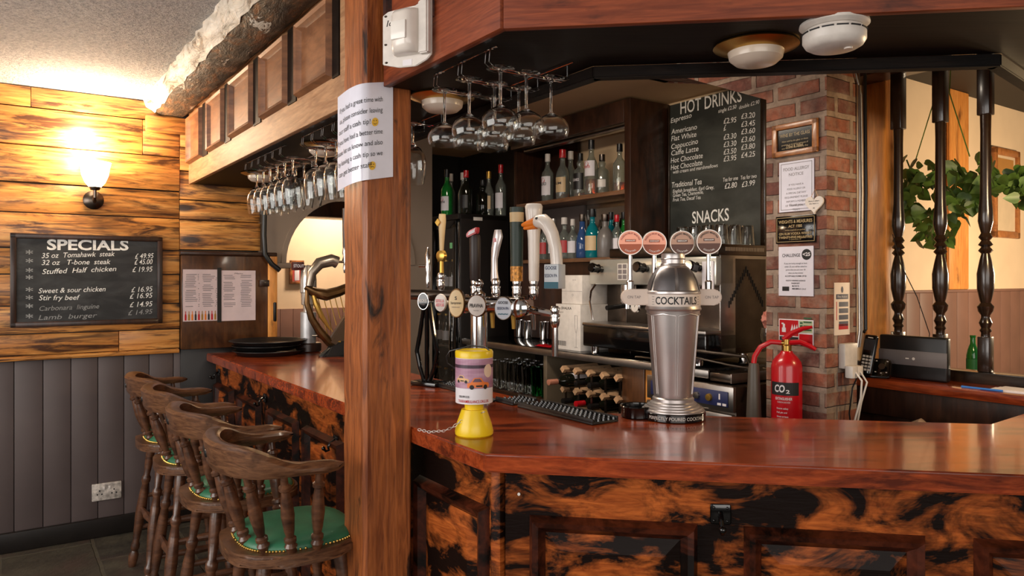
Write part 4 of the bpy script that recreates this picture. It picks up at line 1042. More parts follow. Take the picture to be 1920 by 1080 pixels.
# bar mats along the inner edge
def barmat(u0, u1, lab):
    t = thing('bar_mat', lab, 'bar mat', W((u0+u1)/2, .52, ZC), BAR, 'black rubber mats on the bar')
    L = (u1-u0)/2
    MB().box(-L, L, -.055, .055, .0005, .008, bev=.003).build('mat', M['rubber'], t)
    m = MB(); n = int(L*2/.022)
    for i in range(n):
        for j in range(5):
            m.cyl(.006, .008, .016, T(-L+.014+i*.022, -.042+j*.021, 0), 6, .0045)
    tag(m.build('nubs', M['gloss'], t), kind='stuff')
    m = MB()
    for y in (-.054, .046): m.box(-L, L, y, y+.008, .006, .019, bev=.002)
    m.build('raised_edge', M['rubber'], t)
barmat(.12, .52, 'black rubber bar mat at the inner edge near the corner'); barmat(.55, .66, 'short piece of black bar mat beside the font column'); barmat(.95, 1.14, 'black bar mat in front of the hooped font')

# ================================================================ charity tin
ct = thing('collection_tin', 'yellow and white charity collecting tin chained to the bar', 'collecting tin', (-.109, 2.14, ZC), 0)
Zt = lambda y: EYE + (HZ-y)/F*2.14 - ZC
MB().lathe([(0, 0), (.050, 0), (.0545, .004), (.0555, .012), (.050, .035), (.036, .075), (.027, Zt(766)), (.0275, Zt(756)), (.035, Zt(752)), (0, Zt(752))], ONE, 40).build('base', M['yellow'], ct)
zl0, zl1 = Zt(753), Zt(669)
MB().lathe([(0, zl0), (.0535, zl0), (.0535, zl1), (0, zl1)], ONE, 48).build('label_sleeve', M['paper'], ct)
MB().lathe([(.0535, zl1), (.0545, zl1), (.055, Zt(659)), (.052, Zt(656)), (.046, Zt(656)), (.044, Zt(658)), (0, Zt(657.5))], ONE, 40).build('lid', M['yellow'], ct)
rC = .0538
def cyw(lift): 
    def f(p):
        a = p[0]/rC; r_ = rC + lift; return (r_*math.sin(a), -r_*math.cos(a), p[2])
    return f
def cpatch(pts, mat, name, lift, par=ct, sub=6):
    m = MB(); w_ = cyw(lift); q = []
    for a, b in zip(pts, pts[1:]+pts[:1]):
        for k in range(sub): q.append((a[0]+(b[0]-a[0])*k/sub, 0, a[1]+(b[1]-a[1])*k/sub))
    m.poly([w_(p) for p in q]); return m.build(name, mat, par, smooth=False)
def cstrip(x0, x1, z0, z1, mat, name, lift, n=24):
    m = MB(); w_ = cyw(lift)
    for i in range(n):
        a = x0+(x1-x0)*i/n; b = x0+(x1-x0)*(i+1)/n
        m.poly([w_((a, 0, z0)), w_((b, 0, z0)), w_((b, 0, z1)), w_((a, 0, z1))])
    return m.build(name, mat, ct, smooth=False)
zc = lambda y: Zt(y)
hw_ = rC*1.75
t = NT('printed_scene'); g = t.noise(t.coord((1, 1, 6)), 8, 3)
t.set(Base_Color=t.ramp(g, [(.35, srgb(150, 104, 128)), (.65, srgb(190, 150, 168))]), Roughness=.4)
cstrip(-hw_, hw_, zc(724), zc(670), t.m, 'printed_scene', .0004)
cstrip(-hw_, hw_, zc(687), zc(681), col('dark_purple', 62, 40, 56), 'printed_roof_line', .0007)
def scan(mb, poly, w_, n=28):
    xs_ = [p[0] for p in poly]; a, b = min(xs_), max(xs_)
    def rng_(x):
        zs_ = []
        for (x0, z0), (x1, z1) in zip(poly, poly[1:]+poly[:1]):
            if (x0 <= x <= x1 or x1 <= x <= x0) and abs(x1-x0) > 1e-9: zs_.append(z0+(z1-z0)*(x-x0)/(x1-x0))
        return (min(zs_), max(zs_)) if zs_ else None
    for i in range(n):
        xa = a+(b-a)*(i+.001)/n; xb = a+(b-a)*(i+.999)/n; ra, rb = rng_(xa), rng_(xb)
        if ra and rb: mb.poly([w_((xa, 0, ra[0])), w_((xb, 0, rb[0])), w_((xb, 0, rb[1])), w_((xa, 0, ra[1]))])
def car(x, z, s, matc, nm):
    body = [(-.5, 0), (.5, 0), (.52, .12), (.45, .2), (.22, .24), (.1, .42), (-.2, .42), (-.34, .22), (-.5, .18)]
    o = None
    wsub = [(x+a*s, z+b*s) for a, b in body]
    m = MB(); scan(m, wsub, cyw(.0009)); o = m.build(nm, matc, ct, smooth=False)
    for cx in (-.30, .30): m = MB(); scan(m, [(x+(cx+.1*math.cos(a*PI/8))*s, z+(.02+.1*math.sin(a*PI/8))*s) for a in range(16)], cyw(.0013), 10); m.build('printed_wheel', M['ink'], o, smooth=False)
    m = MB(); scan(m, [(x+a*s, z+b*s) for a, b in ((-.27, .24), (.14, .24), (.06, .38), (-.17, .38))], cyw(.0013), 8); m.build('printed_window', col('car_window', 96, 70, 84), o, smooth=False)
    m = MB(); scan(m, [(x+a*s, z+b*s) for a, b in ((-.12, .03), (.16, .03), (.16, .10), (-.12, .10))], cyw(.0013), 8); m.build('printed_grille', M['ink'], o, smooth=False)
car(-.034, zc(712), .044, col('car_cream', 216, 170, 120), 'printed_car'); car(.016, zc(722), .066, col('car_orange', 222, 118, 52), 'printed_car')
m = MB(); w_ = cyw(.0014); cx, cz, rr_ = .046, zc(692), .019; scan(m, [(cx+rr_*.8*math.cos(a*PI/12), cz+rr_*math.sin(a*PI/12)) for a in range(24)], w_); m.build('printed_circle', col('cream_circle', 224, 196, 172), ct, smooth=False)
m = MB(); m.txt('0300 999 0135', -.045, zc(741), .034, .006, warp=cyw(.0012), bold=.02); m.build('phone_number', M['ink'], ct, smooth=False)
m = MB(); m.txt('TVAIRAMBULANCE.ORG.UK', -.048, zc(750), .096, .008, warp=cyw(.0012), bold=.01); m.build('web_address', M['red'], ct, smooth=False)
m = MB(); zt_ = Zt(656); A = [(.045, -.02, zt_), (.03, -.01, zt_+.010), (-.01, .0, zt_+.012), (-.04, .0, zt_+.004), (-.07, .01, zt_-.004), (-.082, .02, zt_-.022), (-.080, .03, zt_-.042), (-.060, .045, zt_-.058), (-.035, .05, zt_-.062)]
m.tube(A, .0022, 8); m.build('strap', M['black'], ct)
# chain to the post
m = MB(); pts_ = []
a = Vector((.026, -.030, Zt(770))); b = Vector((-.036, -.030, Zt(786))); c = Vector((-.085, -.03, Zt(804)-.0)); 
e_ = Vector((-.175, .035, .010))
ctrl = [a, b, (b+c)/2 + Vector((0, 0, -.004)), c, (c+e_)/2 + Vector((0, 0, -.006)), e_]
ln = []
for p_, q_ in zip(ctrl, ctrl[1:]):
    n_ = max(1, int((q_-p_).length/.0085))
    for k in range(n_): ln.append(p_.lerp(q_, k/n_))
for i, p_ in enumerate(ln[:-1]):
    d_ = (ln[i+1]-p_).normalized(); q_ = d_.to_track_quat('X', 'Z').to_matrix().to_4x4()
    mm = Matrix.Translation(p_) @ q_ @ RX(PI/2*(i % 2) + .4)
    m.tube([(.0068*math.cos(w*PI/5), .0034*math.sin(w*PI/5), 0) for w in range(10)], .0009, 5, mm, closed=True)
for p_ in m.bm.verts: p_.co.z = max(p_.co.z, .0012)
m.build('chain', M['steel'], ct)

# ================================================================ cocktail font
CF = Vector((.520, 2.40)); q0 = 2.40
Zc = lambda y: EYE + (HZ-y)/F*q0 - ZC
cf = thing('cocktail_font', 'tall silver shaker shaped COCKTAILS font with four round badges', 'cocktail font', (CF.x, CF.y, ZC), -.06)
kf = q0/F
MB().lathe([(0, 0), (.100, 0), (.103, .003), (.103, .024), (.100, .027), (0, .027)], ONE, 56).build('base_ring', M['gloss'], cf)
m = MB(); w_ = lambda p: (.1036*math.sin(p[0]/.1036), -.1036*math.cos(p[0]/.1036), p[2]); m.txt('PERFECTLY POURED COCKTAILS', 0, .009, .195, .010, warp=w_, align='c'); m.build('base_lettering', M['white'], cf, smooth=False)
st_ = [(0, .027), (.099, .027), (.099, .031), (.092, .034), (.092, .038), (.083, .041), (.083, .045), (.074, .048), (.074, .052), (.066, .056), (.066, .066), (.062, .070), (0, .070)]
MB().lathe(st_, ONE, 56).build('stepped_foot', M['pewter'], cf)
zs = Zc(582); z0b = .068
MB().lathe([(0, z0b), (.0600, z0b), (.0625, z0b+.01), (.0825, zs-.01), (.0845, zs), (0, zs)], ONE, 64).build('body', M['pewter'], cf)
for k in range(6):
    a0 = 2*PI*(k+.5)/6 - PI/2
    m = MB(); r0, r1 = .0620, .0838
    for s_ in (-1, 1):
        aa = a0 + s_*.47
        m.tube([((r0+.0008)*math.cos(aa), (r0+.0008)*math.sin(aa), z0b+.014), ((r1-.0008)*math.cos(aa), (r1-.0008)*math.sin(aa), zs-.014)], .0017, 6)
    m.tube([(r1*math.cos(a0+w*.47), r1*math.sin(a0+w*.47), zs-.014+(.006*(1-abs(w)))) for w in (-1, -.5, 0, .5, 1)], .0022, 6)
    m.build('body_rib', M['pewter'], cf)
MB().lathe([(.0845, zs), (.088, zs+.002), (.0895, zs+.006), (.087, zs+.012), (.0858, zs+.016)], ONE, 56).build('lower_band', M['pewter'], cf)
z5 = Zc(551)
MB().lathe([(.0855, zs+.012), (.0862, zs+.016), (.0862, z5), (.0855, z5)], ONE, 64).build('collar', plain('ivory_collar', srgb(216, 204, 194), .45), cf)
w_ = lambda p: (.0866*math.sin(p[0]/.0866), -.0866*math.cos(p[0]/.0866), p[2])
m = MB(); m.txt('COCKTAILS', 0, Zc(569), .143, .023, warp=w_, align='c', bold=.02); m.build('collar_lettering', M['ink'], cf, smooth=False)
m = MB()
for s_ in (-1, 1):
    for k in range(4): m.txt('-', s_*.082, zs+.018+k*.008, .010, .01, warp=w_, align='c')
m.build('collar_marks', M['greyink'], cf, smooth=False)
MB().lathe([(.086, z5), (.088, z5+.002), (.088, z5+.008), (.084, z5+.012), (.076, z5+.040), (.064, z5+.066), (.048, z5+.086), (.040, z5+.092), (0, z5+.092)], ONE, 56).build('shoulder', M['pewter'], cf)
for k in range(6):
    a0 = 2*PI*(k+.5)/6 - PI/2
    m = MB(); prof = [(.0852, z5+.012), (.0775, z5+.040), (.0655, z5+.065), (.0505, z5+.083)]
    m.lathe([(r+.0006, z) for r, z in prof] + [(prof[-1][0]-.001, prof[-1][1]), (prof[0][0]-.002, prof[0][1])], ONE, 8, closed=True, a0=a0-.45, a1=a0+.45); m.build('shoulder_panel', M['pewter2'], cf)
z6 = z5+.090
MB().lathe([(.040, z6), (.041, z6+.004), (.0375, z6+.008), (.0375, z6+.020), (.039, z6+.022), (.0375, z6+.024), (.0375, z6+.036), (.036, z6+.040), (0, z6+.040)], ONE, 40).build('neck_cap', M['pewter'], cf)
for s_, x0, x1 in ((-1, -.168, -.07), (1, .07, .152)):
    zc0, zc1 = Zc(572), Zc(542); zm = (zc0+zc1)/2; rr_ = (zc1-zc0)/2
    pl = []
    if s_ < 0: pl = [(x1, zc0), (x1, zc1)] + [(x0+rr_+rr_*math.cos(PI/2+a*PI/10), zm+rr_*math.sin(PI/2+a*PI/10)) for a in range(11)]
    else: pl = [(x0, zc1), (x0, zc0)] + [(x1-rr_+rr_*math.cos(-PI/2+a*PI/10), zm+rr_*math.sin(-PI/2+a*PI/10)) for a in range(11)]
    m = MB(); m.prism(pl, -.022, .022, RX(PI/2), bev=.004); wg = m.build('wing', plain('ivory_wing', srgb(212, 194, 180), .45), cf)
    m = MB(); m.txt('ON TAP', (x0+x1)/2 + s_*.008, zm-.004, .042, .009, y=-.0226, align='c'); m.build('wing_lettering', M['greyink'], wg, smooth=False)
for k, px in enumerate((1182, 1229, 1281, 1327)):
    x = (px-1262)*kf; zb_ = Zc(454 + (1 if k < 3 else 0)); yb = (-.004, .03, .03, -.004)[k]
    st = MB(); st.turned((x, yb, Zc(543)), (x, yb, Zc(470)), [(0, .011), (.2, .012), (.24, .008), (.9, .007), (1, .007)], 14); st.build('badge_stem', M['chrome'], cf)
    m = MB(); m.lathe([(0, -.010), (.0395, -.010), (.0410, -.006), (.0410, .006), (.0395, .010), (.0375, .010), (.037, .008), (0, .008)], T(x, yb, zb_) @ RX(PI/2), 40); bd = m.build('round_badge', M['steel'], cf)
    fc = M['copper'] if k < 2 else col('badge_tan', 196, 152, 128)
    MB().lathe([(0, .0088), (.0372, .0088), (.0372, .0078), (0, .0078)], T(x, yb, zb_) @ RX(PI/2), 40).build('badge_face', fc, bd)
    low = col('badge_amber', 176, 84, 46) if k < 2 else col('badge_brown', 92, 48, 30)
    m = MB(); m.poly([(x+.0355*math.cos(PI+.02+a*(PI-.04)/16), yb-.0092, zb_-.004+.032*math.sin(PI+.02+a*(PI-.04)/16)) for a in range(17)]); m.build('badge_lower', low, bd, smooth=False)
    m = MB(); m.box(x-.0175, x+.0175, yb-.0096, yb-.009, zb_+.002, zb_+.011); m.build('badge_bar', low, bd, smooth=False)
    m = MB(); m.txt('SMIRNOFF', x, zb_+.0042, .030, .0048, y=yb-.0100, align='c', bold=.02); m.build('brand_lettering', M['bone'], bd, smooth=False)
    def arcw(rad, cx=x, cz=zb_, yy=yb, sgn=1):
        def f(p):
            a = p[0]/rad; r_ = rad + sgn*p[2]
            return (cx + r_*math.sin(a), yy-.0098, cz + sgn*r_*math.cos(a))
        return f
    m = MB(); m.txt('PASSION FRUIT MARTINI' if k < 2 else 'ESPRESSO MARTINI', 0, 0, .070 if k < 2 else .062, .0055, warp=arcw(.0275), align='c', bold=.02); m.build('arched_lettering', M['ink'] if k > 1 else col('badge_red', 150, 40, 40), bd, smooth=False)
    m = MB(); m.txt('COCKTAIL', 0, 0, .040, .005, warp=arcw(.0305, sgn=-1), align='c', bold=.01); m.build('lower_lettering', M['bone'], bd, smooth=False)
p = onz(1192, 776, ZC)
t = thing('black_pot', 'low round black pot on the bar just left of the cocktail font', 'pot', (.408, 2.415, ZC), 0)
MB().lathe([(0, 0), (.050, 0), (.054, .004), (.055, .030), (.057, .036), (.055, .040), (.050, .038), (.047, .010), (0, .008)], ONE, 36).build('pot', M['gloss'], t)

# ================================================================ back bar
bc = uthing('back_counter', 'black-topped back counter with open shelves behind the bar', 'counter')
ubuild(uvbox(MB(), .64, 2.80, 1.60, 2.22, 1.0, 1.04, bev=.004), 'counter_top', M['gloss'], bc)
ubuild(uvbox(MB(), .638, 2.80, 1.592, 1.602, 1.0, 1.036, bev=.002), 'steel_edge', M['steel'], bc)
for u in (1.87, 2.75): ubuild(uvbox(MB(), u, u+.035, 1.62, 2.2, 0, 1.0, bev=.003), 'divider', col('olive_divider', 92, 80, 64), bc)
ubuild(uvbox(MB(), 1.08, 1.24, 1.63, 1.66, 0, 1.0, bev=.003), 'divider', M['darkboard'], bc)
ubuild(uvbox(MB(), .98, 1.08, 1.64, 1.67, 0, 1.0, bev=.003), 'side_board', M['orangetimber'], bc)
ubuild(uvbox(MB(), 1.905, 2.75, 1.63, 2.2, .70, .73, bev=.003), 'lower_shelf', M['darkwood'], bc)
ubuild(uvbox(MB(), 1.24, 1.87, 1.63, 2.2, .66, .685, bev=.003), 'lower_shelf', M['darkwood'], bc)
ubuild(uvbox(MB(), 1.24, 2.75, 2.18, 2.2, 0, 1.0), 'back_board', M['fridgebox'], bc, smooth=False)
# pint glasses on the lower shelf
pint = [(0, 0), (.030, 0), (.032, .003), (.036, .05), (.042, .14), (.0425, .148), (.0415, .148), (.0405, .14), (.034, .05), (.030, .008), (0, .008)]
pg = None
for j in range(3):
    for i in range(5):
        p = W(2.55-i*.098, 1.69+j*.095, .7305)
        if pg is None: pg = tag(MB().lathe(pint, ONE, 20).build('pint_glass', M['glass'], loc=p), 'clear pint glass on the shelf under the back counter', 'glass', 'pint glasses under the back counter'); pg.scale = (1.05, 1.05, 1.18)
        else: dup(pg, p)
M['greenclear'] = glassm('green_tinted_glass', (.35, .8, .5, 1))
for i in range(2):
    o = dup(pg, W(2.15+i*.10, 1.665-.04+.0, .7305), label='green-tinted pint glass in front of the clear ones under the back counter', group='green pint glasses'); o.data = o.data.copy(); o.data.materials[0] = M['greenclear']; o.location = W(2.10-i*.10, 1.652, .7305) if False else W(1.985+i*.0-i*.0, 1.69, .7305)
    o.location = W(2.06-i*.10, 1.69, .7305)
# wine rack with bottles
wr = uthing('wine_rack', 'wooden lattice wine rack holding bottles under the back counter', 'wine rack')
dvx = [(1.700-.112*i) for i in range(5)]; zr_ = [.935, .822, .709+.0]
for r_, z in enumerate(zr_):
    for i, u in enumerate(dvx):
        m = MB(); m.box(-.020, .020, 1.60, 1.86, -.020, .020, T(-u, 0, z) @ RY(PI/4) @ S3(.72, 1, .72)); ubuild(m, 'rack_bar', M['lightwood'], wr)
    m = MB(); m.box(-1.70, -1.245, 1.64, 1.646, z-.008, z+.008); m.box(-1.70, -1.245, 1.80, 1.806, z-.008, z+.008); ubuild(m, 'metal_strap', M['darksteel'], wr)
for u in dvx:
    m = MB()
    for v in (1.625, 1.80): uvbox(m, u-.008, u+.008, v, v+.004, .735, .935)
    ubuild(m, 'upright_strap', M['darksteel'], wr)
wine_p = [(0, 0), (.034, 0), (.037, .004), (.037, .18), (.030, .205), (.016, .225), (.014, .235), (.014, .29), (.0155, .292), (.0155, .30), (0, .30)]
def winebottle(u, z, lab, cap, out=0.0):
    t = thing('wine_bottle', lab, 'bottle', W(u, 1.86-out, z), BAR, 'bottles lying in the wine rack')
    MB().lathe(wine_p, RX(PI/2), 20).build('bottle_glass', M['darkglass'], t)
    MB().lathe([(.0155, .24), (.0158, .24), (.0165, .30), (0, .303)], RX(PI/2), 16).build('foil_cap', cap, t)
    MB().lathe([(.0373, .05), (.0377, .05), (.0377, .14), (.0373, .14)], RX(PI/2), 20, a0=.3, a1=2.8).build('label', M['paper'], t)
winebottle(1.645, .878, 'dark wine bottle with a copper foil cap jutting from the rack', M['copper'], .10)
winebottle(1.532, .878, 'dark wine bottle in the second slot of the upper rack row', M['black'])
winebottle(1.420, .878, 'dark wine bottle in the third slot of the upper rack row', M['black'])
winebottle(1.645, .765, 'dark wine bottle in the first slot of the lower rack row', M['black'])
winebottle(1.532, .765, 'dark wine bottle in the second slot of the lower rack row', M['red'])
winebottle(1.420, .765, 'dark wine bottle in the third slot of the lower rack row', M['black'])
# boxes of flutes
bx = thing('flute_box', 'white carton of six flute glasses standing on the back counter', 'box', W(1.712, 1.75, 1.0405), BAR)
zb0 = 1.0405
MB().box(-.112, .112, -.10, .11, 0, .262, bev=.003).build('carton', M['white'], bx)
m = MB(); m.txt('6 x SVALKA', -.100, .232, .135, .014, y=-.1006, bold=.02); m.txt('CHAMPAGNE FLUTE', -.100, .212, .06, .006, y=-.1006); m.txt('21 cl', -.100, .196, .024, .008, y=-.1006)
for k in range(10): m.box(-.095+k*.008, -.095+k*.008+(.003, .005)[k % 2], -.1006, -.1003, .022, .05)
m.build('printing', M['ink'], bx, smooth=False)
m = MB(); A = [(.055, .03), (.085, .03)]
m.tube([(.06, -.1006, .02), (.09, -.1006, .02)], .001, 4); m.tube([(.075, -.1006, .02), (.075, -.1006, .10)], .001, 4); m.tube([(.062, -.1006, .20), (.064, -.1006, .13), (.075, -.1006, .10), (.086, -.1006, .13), (.088, -.1006, .20), (.062, -.1006, .20)], .001, 4); m.build('flute_drawing', M['greyink'], bx)
bx2 = thing('flute_box', 'smaller plain white carton stacked on top of the flute carton', 'box', W(1.70, 1.765, 1.3035), BAR)
MB().box(-.10, .085, -.09, .10, 0, .165, bev=.003).build('carton', M['white'], bx2)
m = MB(); m.txt('GLAS', .0, .135, .03, .006, y=-.0906); m.txt('O', -.005, .045, .014, .014, y=-.0906); m.box(-.099, .084, -.0906, -.0901, .072, .0735); m.build('printing', M['greyink'], bx2, smooth=False)
# steel cups and a red cloth on the counter
cup = None
for k, (px, py, lab) in enumerate(((975, 632, 'steel bar measure on the back counter by the white cartons, furthest left'), (990, 635, 'steel bar measure on the back counter, middle of three'), (1020, 637, 'steel bar measure standing nearest the white cartons'))):
    p = onz(px, py, 1.0405); u, v = uvof(p); p = W(u, max(v, 1.68), 1.0405)
    if cup is None: cup = tag(MB().lathe([(0, 0), (.026, 0), (.028, .002), (.034, .12), (.033, .12), (.027, .006), (0, .006)], ONE, 24).build('steel_cup', M['chrome'], loc=p), lab, 'cup', 'steel cups on the back counter')
    else: dup(cup, p, label=lab)
m = MB(); rr = random.Random(2); p = W(1.94, 1.67, 1.0405)
vs = []; nn = 8
for i in range(nn+1):
    for j in range(nn+1): vs.append((-.08+.16*i/nn+rr.uniform(-.005, .005), -.04+.08*j/nn, .004+.010*rr.random()*(1 if 0 < i < nn and 0 < j < nn else 0)))
m._add(vs, [(i*(nn+1)+j, (i+1)*(nn+1)+j, (i+1)*(nn+1)+j+1, i*(nn+1)+j+1) for i in range(nn) for j in range(nn)])
tag(m.build('red_cloth', M['red'], loc=p, rz=BAR, ang=80), 'crumpled red cloth on the back counter left of the white cartons', 'cloth')

# coffee machine
cmn = uthing('coffee_machine', 'steel coffee machine with black knobs behind the cocktail font', 'coffee machine')
U0, U1, V0, V1 = .70, 1.60, 1.75, 2.09
ubuild(uvbox(uvbox(MB(), U0, 1.44, V0+.10, V1, 1.09, 1.55, bev=.006), 1.44, U1, V0+.10, 1.888, 1.09, 1.55, bev=.006), 'body', M['darksteel'], cmn)
ubuild(uvbox(MB(), U0, U0+.012, V0, V1+.01, 1.115, 1.56, bev=.003), 'side_panel', M['steel'], cmn)
ubuild(uvbox(MB(), U0, U1+.008, V0-.03, V0+.10, 1.415, 1.555, bev=.012), 'front_panel', plain('pale_steel_panel', srgb(206, 202, 190), .25, .6), cmn)
ubuild(uvbox(MB(), U0-.004, 1.45, V0-.02, V1+.01, 1.56, 1.612, bev=.006), 'cup_rail', M['darksteel'], cmn)
m = MB()
for k in range(24): uvbox(m, U0-.006, U0-.003, V0+.03+k*.012, V0+.037+k*.012, 1.58, 1.598)
ubuild(m, 'rail_slots', M['steel'], cmn, smooth=False)
m = MB(); n = 11
for k in range(n):
    for s_ in (-1, 1):
        v = V0+.185+s_*k*.0125 ; z = 1.50 - k*.0165
        uvbox(m, U0-.003, U0+.001, v-.003, v+.003, z-.024, z+.008)
ubuild(m, 'chevron_vents', M['ink'], cmn, smooth=False)
ubuild(uvbox(MB(), U0+.0, U1-.02, V0-.10, V0+.12, 1.075, 1.19, bev=.008), 'drip_tray', M['gloss'], cmn)
ubuild(uvbox(MB(), U0+.0, U1-.02, V0-.104, V0+.10, 1.188, 1.206, bev=.004), 'drip_grille', M['steel'], cmn)
for u in (.78, 1.52):
    for v in (1.69, 2.02): ubuild(MB().cyl(.022, 1.0405, 1.078, T(-u, v, 0), 16), 'foot', M['chrome'], cmn)
for u in (1.50, 1.15, .80):
    m = MB(); m.turned((-u, V0-.03, 1.50), (-u, V0-.11, 1.51), [(0, .018), (.3, .018), (.35, .026), (.5, .022), (.9, .028), (1, .024)], 20); ubuild(m, 'steam_knob', M['gloss'], cmn)
for u in (1.33, .98):
    ubuild(uvbox(MB(), u-.04, u+.04, V0-.034, V0-.029, 1.44, 1.53, bev=.002), 'button_pad', M['white'], cmn)
    m = MB()
    for a in range(2):
        for b in range(3): uvbox(m, u-.032+a*.036, u-.004+a*.036, V0-.0355, V0-.033, 1.447+b*.028, 1.469+b*.028)
    ubuild(m, 'buttons', M['greyink'], cmn, smooth=False)
for u in (1.38, 1.0):
    m = MB(); m.cyl(.045, 1.32, 1.415, T(-u, V0+.06, 0), 24); m.cyl(.038, 1.285, 1.322, T(-u, V0+.06, 0), 24); ubuild(m, 'group_head', M['chrome'], cmn)
    m = MB(); m.rod((-u, V0+.02, 1.30), (-u, V0-.10, 1.292), .013, 12); ubuild(m, 'portafilter_handle', M['black'], cmn)
m = MB(); m.lathe([(0, 0), (.034, 0), (.036, .008), (.030, .012), (0, .011)], T(-1.26, V0+.0, 1.30) @ RX(PI/2), 28); g_ = ubuild(m, 'pressure_gauge', M['chrome'], cmn)
m = MB(); m.lathe([(0, .0125), (.027, .0125), (.027, .0120), (0, .012)], T(-1.26, V0+.0, 1.30) @ RX(PI/2), 24); ubuild(m, 'gauge_face', M['white'], g_)
m = MB(); m.box(-.0015, .0015, 0, .001, -.002, .020, T(-1.26, V0-.0135, 1.30) @ RY(.5)); ubuild(m, 'gauge_needle', M['ink'], g_)
for u, dx in ((1.56, .02), (.80, -.02)):
    m = MB(); m.tube([(-u, V0-.02, 1.42), (-u-.006, V0-.05, 1.38), (-u, V0-.065, 1.32), (-u+dx, V0-.06, 1.22)], .006, 8); ubuild(m, 'steam_wand', M['chrome'], cmn)
m = MB(); uvbox(m, .712, .78, V0-.036, V0-.03, 1.36, 1.53); ubuild(m, 'instruction_card', M['paper'], cmn)
# stacked cups and glasses on top of the machine
tg = None
for i in range(4):
    for j in range(3):
        p = W(.735+.082*i, 1.80+.095*j, 1.613)
        if tg is None: tg = tag(MB().lathe([(0, .095), (.026, .095), (.028, .092), (.034, 0), (.0325, 0), (.026, .088), (0, .09)], ONE, 20).build('upturned_glass', M['glass'], loc=p), 'upturned clear tumbler on top of the coffee machine under SNACKS', 'glass', 'tumblers on the coffee machine')
        else: dup(tg, p)
# jug handle piece by the lower left of the machine: dark tea towel and red handled tool
m = MB(); m.tube([(0, 0, .012), (.06, .01, .014), (.14, .02, .012)], .009, 8); t = tag(m.build('red_handle_tool', M['red'], loc=W(1.03, 1.64, 1.0405), rz=BAR), 'red handled tool lying on the back counter under the coffee machine', 'tool')
m = MB(); m.tube([(-.12, 0, .010), (-.06, .005, .012), (0, 0, .012)], .006, 8); m.build('tool_shaft', M['darksteel'], t)
# steel draining corner + dishwasher
dw = uthing('glass_washer', 'steel glass washer with a blue control panel under the counter end', 'dishwasher')
ubuild(uvbox(MB(), .465, .975, 1.57, 2.0, .30, .99-.006, bev=.004), 'cabinet', M['darksteel'], dw)
ubuild(uvbox(MB(), .465, .98, 1.55, 1.57, .875, .984, bev=.003), 'control_fascia', M['steel'], dw)
m = MB(); m.box(-.95, -.49, 1.544, 1.55, .895, .962, bev=.003); ubuild(m, 'control_panel', col('blue_panel', 34, 40, 84), dw)
for u, mt_, nm in ((.66, 'steel', 'dial'), (.59, 'gold', 'dial')):
    m = MB(); m.lathe([(0, 0), (.017, 0), (.015, .010), (0, .012)], T(-u, 1.544, .928) @ RX(PI/2), 20); ubuild(m, nm, M[mt_], dw)
m = MB()
for k in range(2): m.box(-.545+k*.028, -.525+k*.028, 1.542, 1.545, .900, .910)
m.box(-.537, -.530, 1.542, 1.545, .925, .950); ubuild(m, 'panel_marks', M['paper'], dw, smooth=False)
ubuild(uvbox(MB(), .47, .98, 1.545, 1.57, .80, .865, bev=.004), 'door', M['steel'], dw)
ubuild(uvbox(MB(), .62, .98, 1.515, 1.545, .835, .850, bev=.004), 'door_handle', M['chrome'], dw)
ubuild(uvbox(MB(), .48, .50, 1.55, 1.572, .30, .80, bev=.003), 'door_frame', M['steel'], dw)
dt = uthing('drain_top', 'steel-edged black draining top at the end of the back counter', 'counter')
ubuild(uvbox(MB(), .52, .636, 1.60, 2.15, .992, 1.030, bev=.003), 'top_slab', M['darksteel'], dt)
ubuild(uvbox(MB(), .515, .521, 1.60, 2.15, .99, 1.032, bev=.001), 'steel_edge', M['steel'], dt)
m = MB(); m.tube([W(1.0, 1.66, 1.12), W(.80, 1.64, 1.115), W(.64, 1.66, 1.11), W(.53, 1.72, 1.10), W(.46, 1.68, 1.04), W(.44, 1.62, .92)], .008, 8); m.tube([W(1.0, 1.66, 1.085), W(.75, 1.645, 1.08), W(.60, 1.68, 1.06), W(.52, 1.72, 1.05)], .006, 8)
tag(m.build('grey_hose', M['darksteel']), 'grey hose running along the counter below the coffee machine', 'hose')
# glass with pink tissue
gp = onv(1420, 655, 1.85); gu, gv = uvof(gp)
gt = thing('tissue_glass', 'stemmed glass stuffed with pink tissue beside the brick pier', 'glass', W(.56, 1.93, 1.031), BAR)
MB().lathe([(0, 0), (.034, 0), (.034, .003), (.010, .008), (.005, .02), (.005, .085), (.02, .095), (.042, .12), (.048, .15), (.044, .19), (.0425, .19), (.0465, .15), (.0405, .122), (.018, .098), (0, .094)], ONE, 24).build('glass_bowl', M['glass'], gt)
m = MB(); rr = random.Random(4)
for k in range(5):
    a = k*1.3; m.sph((.02*math.cos(a), .02*math.sin(a), .17+.02*k), .024, n=7, k=5, sz=1.2)
for v in m.bm.verts: v.co += Vector((rr.uniform(-.008, .008), rr.uniform(-.008, .008), rr.uniform(-.006, .006)))
m.build('pink_tissue', M['pinkish'], gt, ang=10)

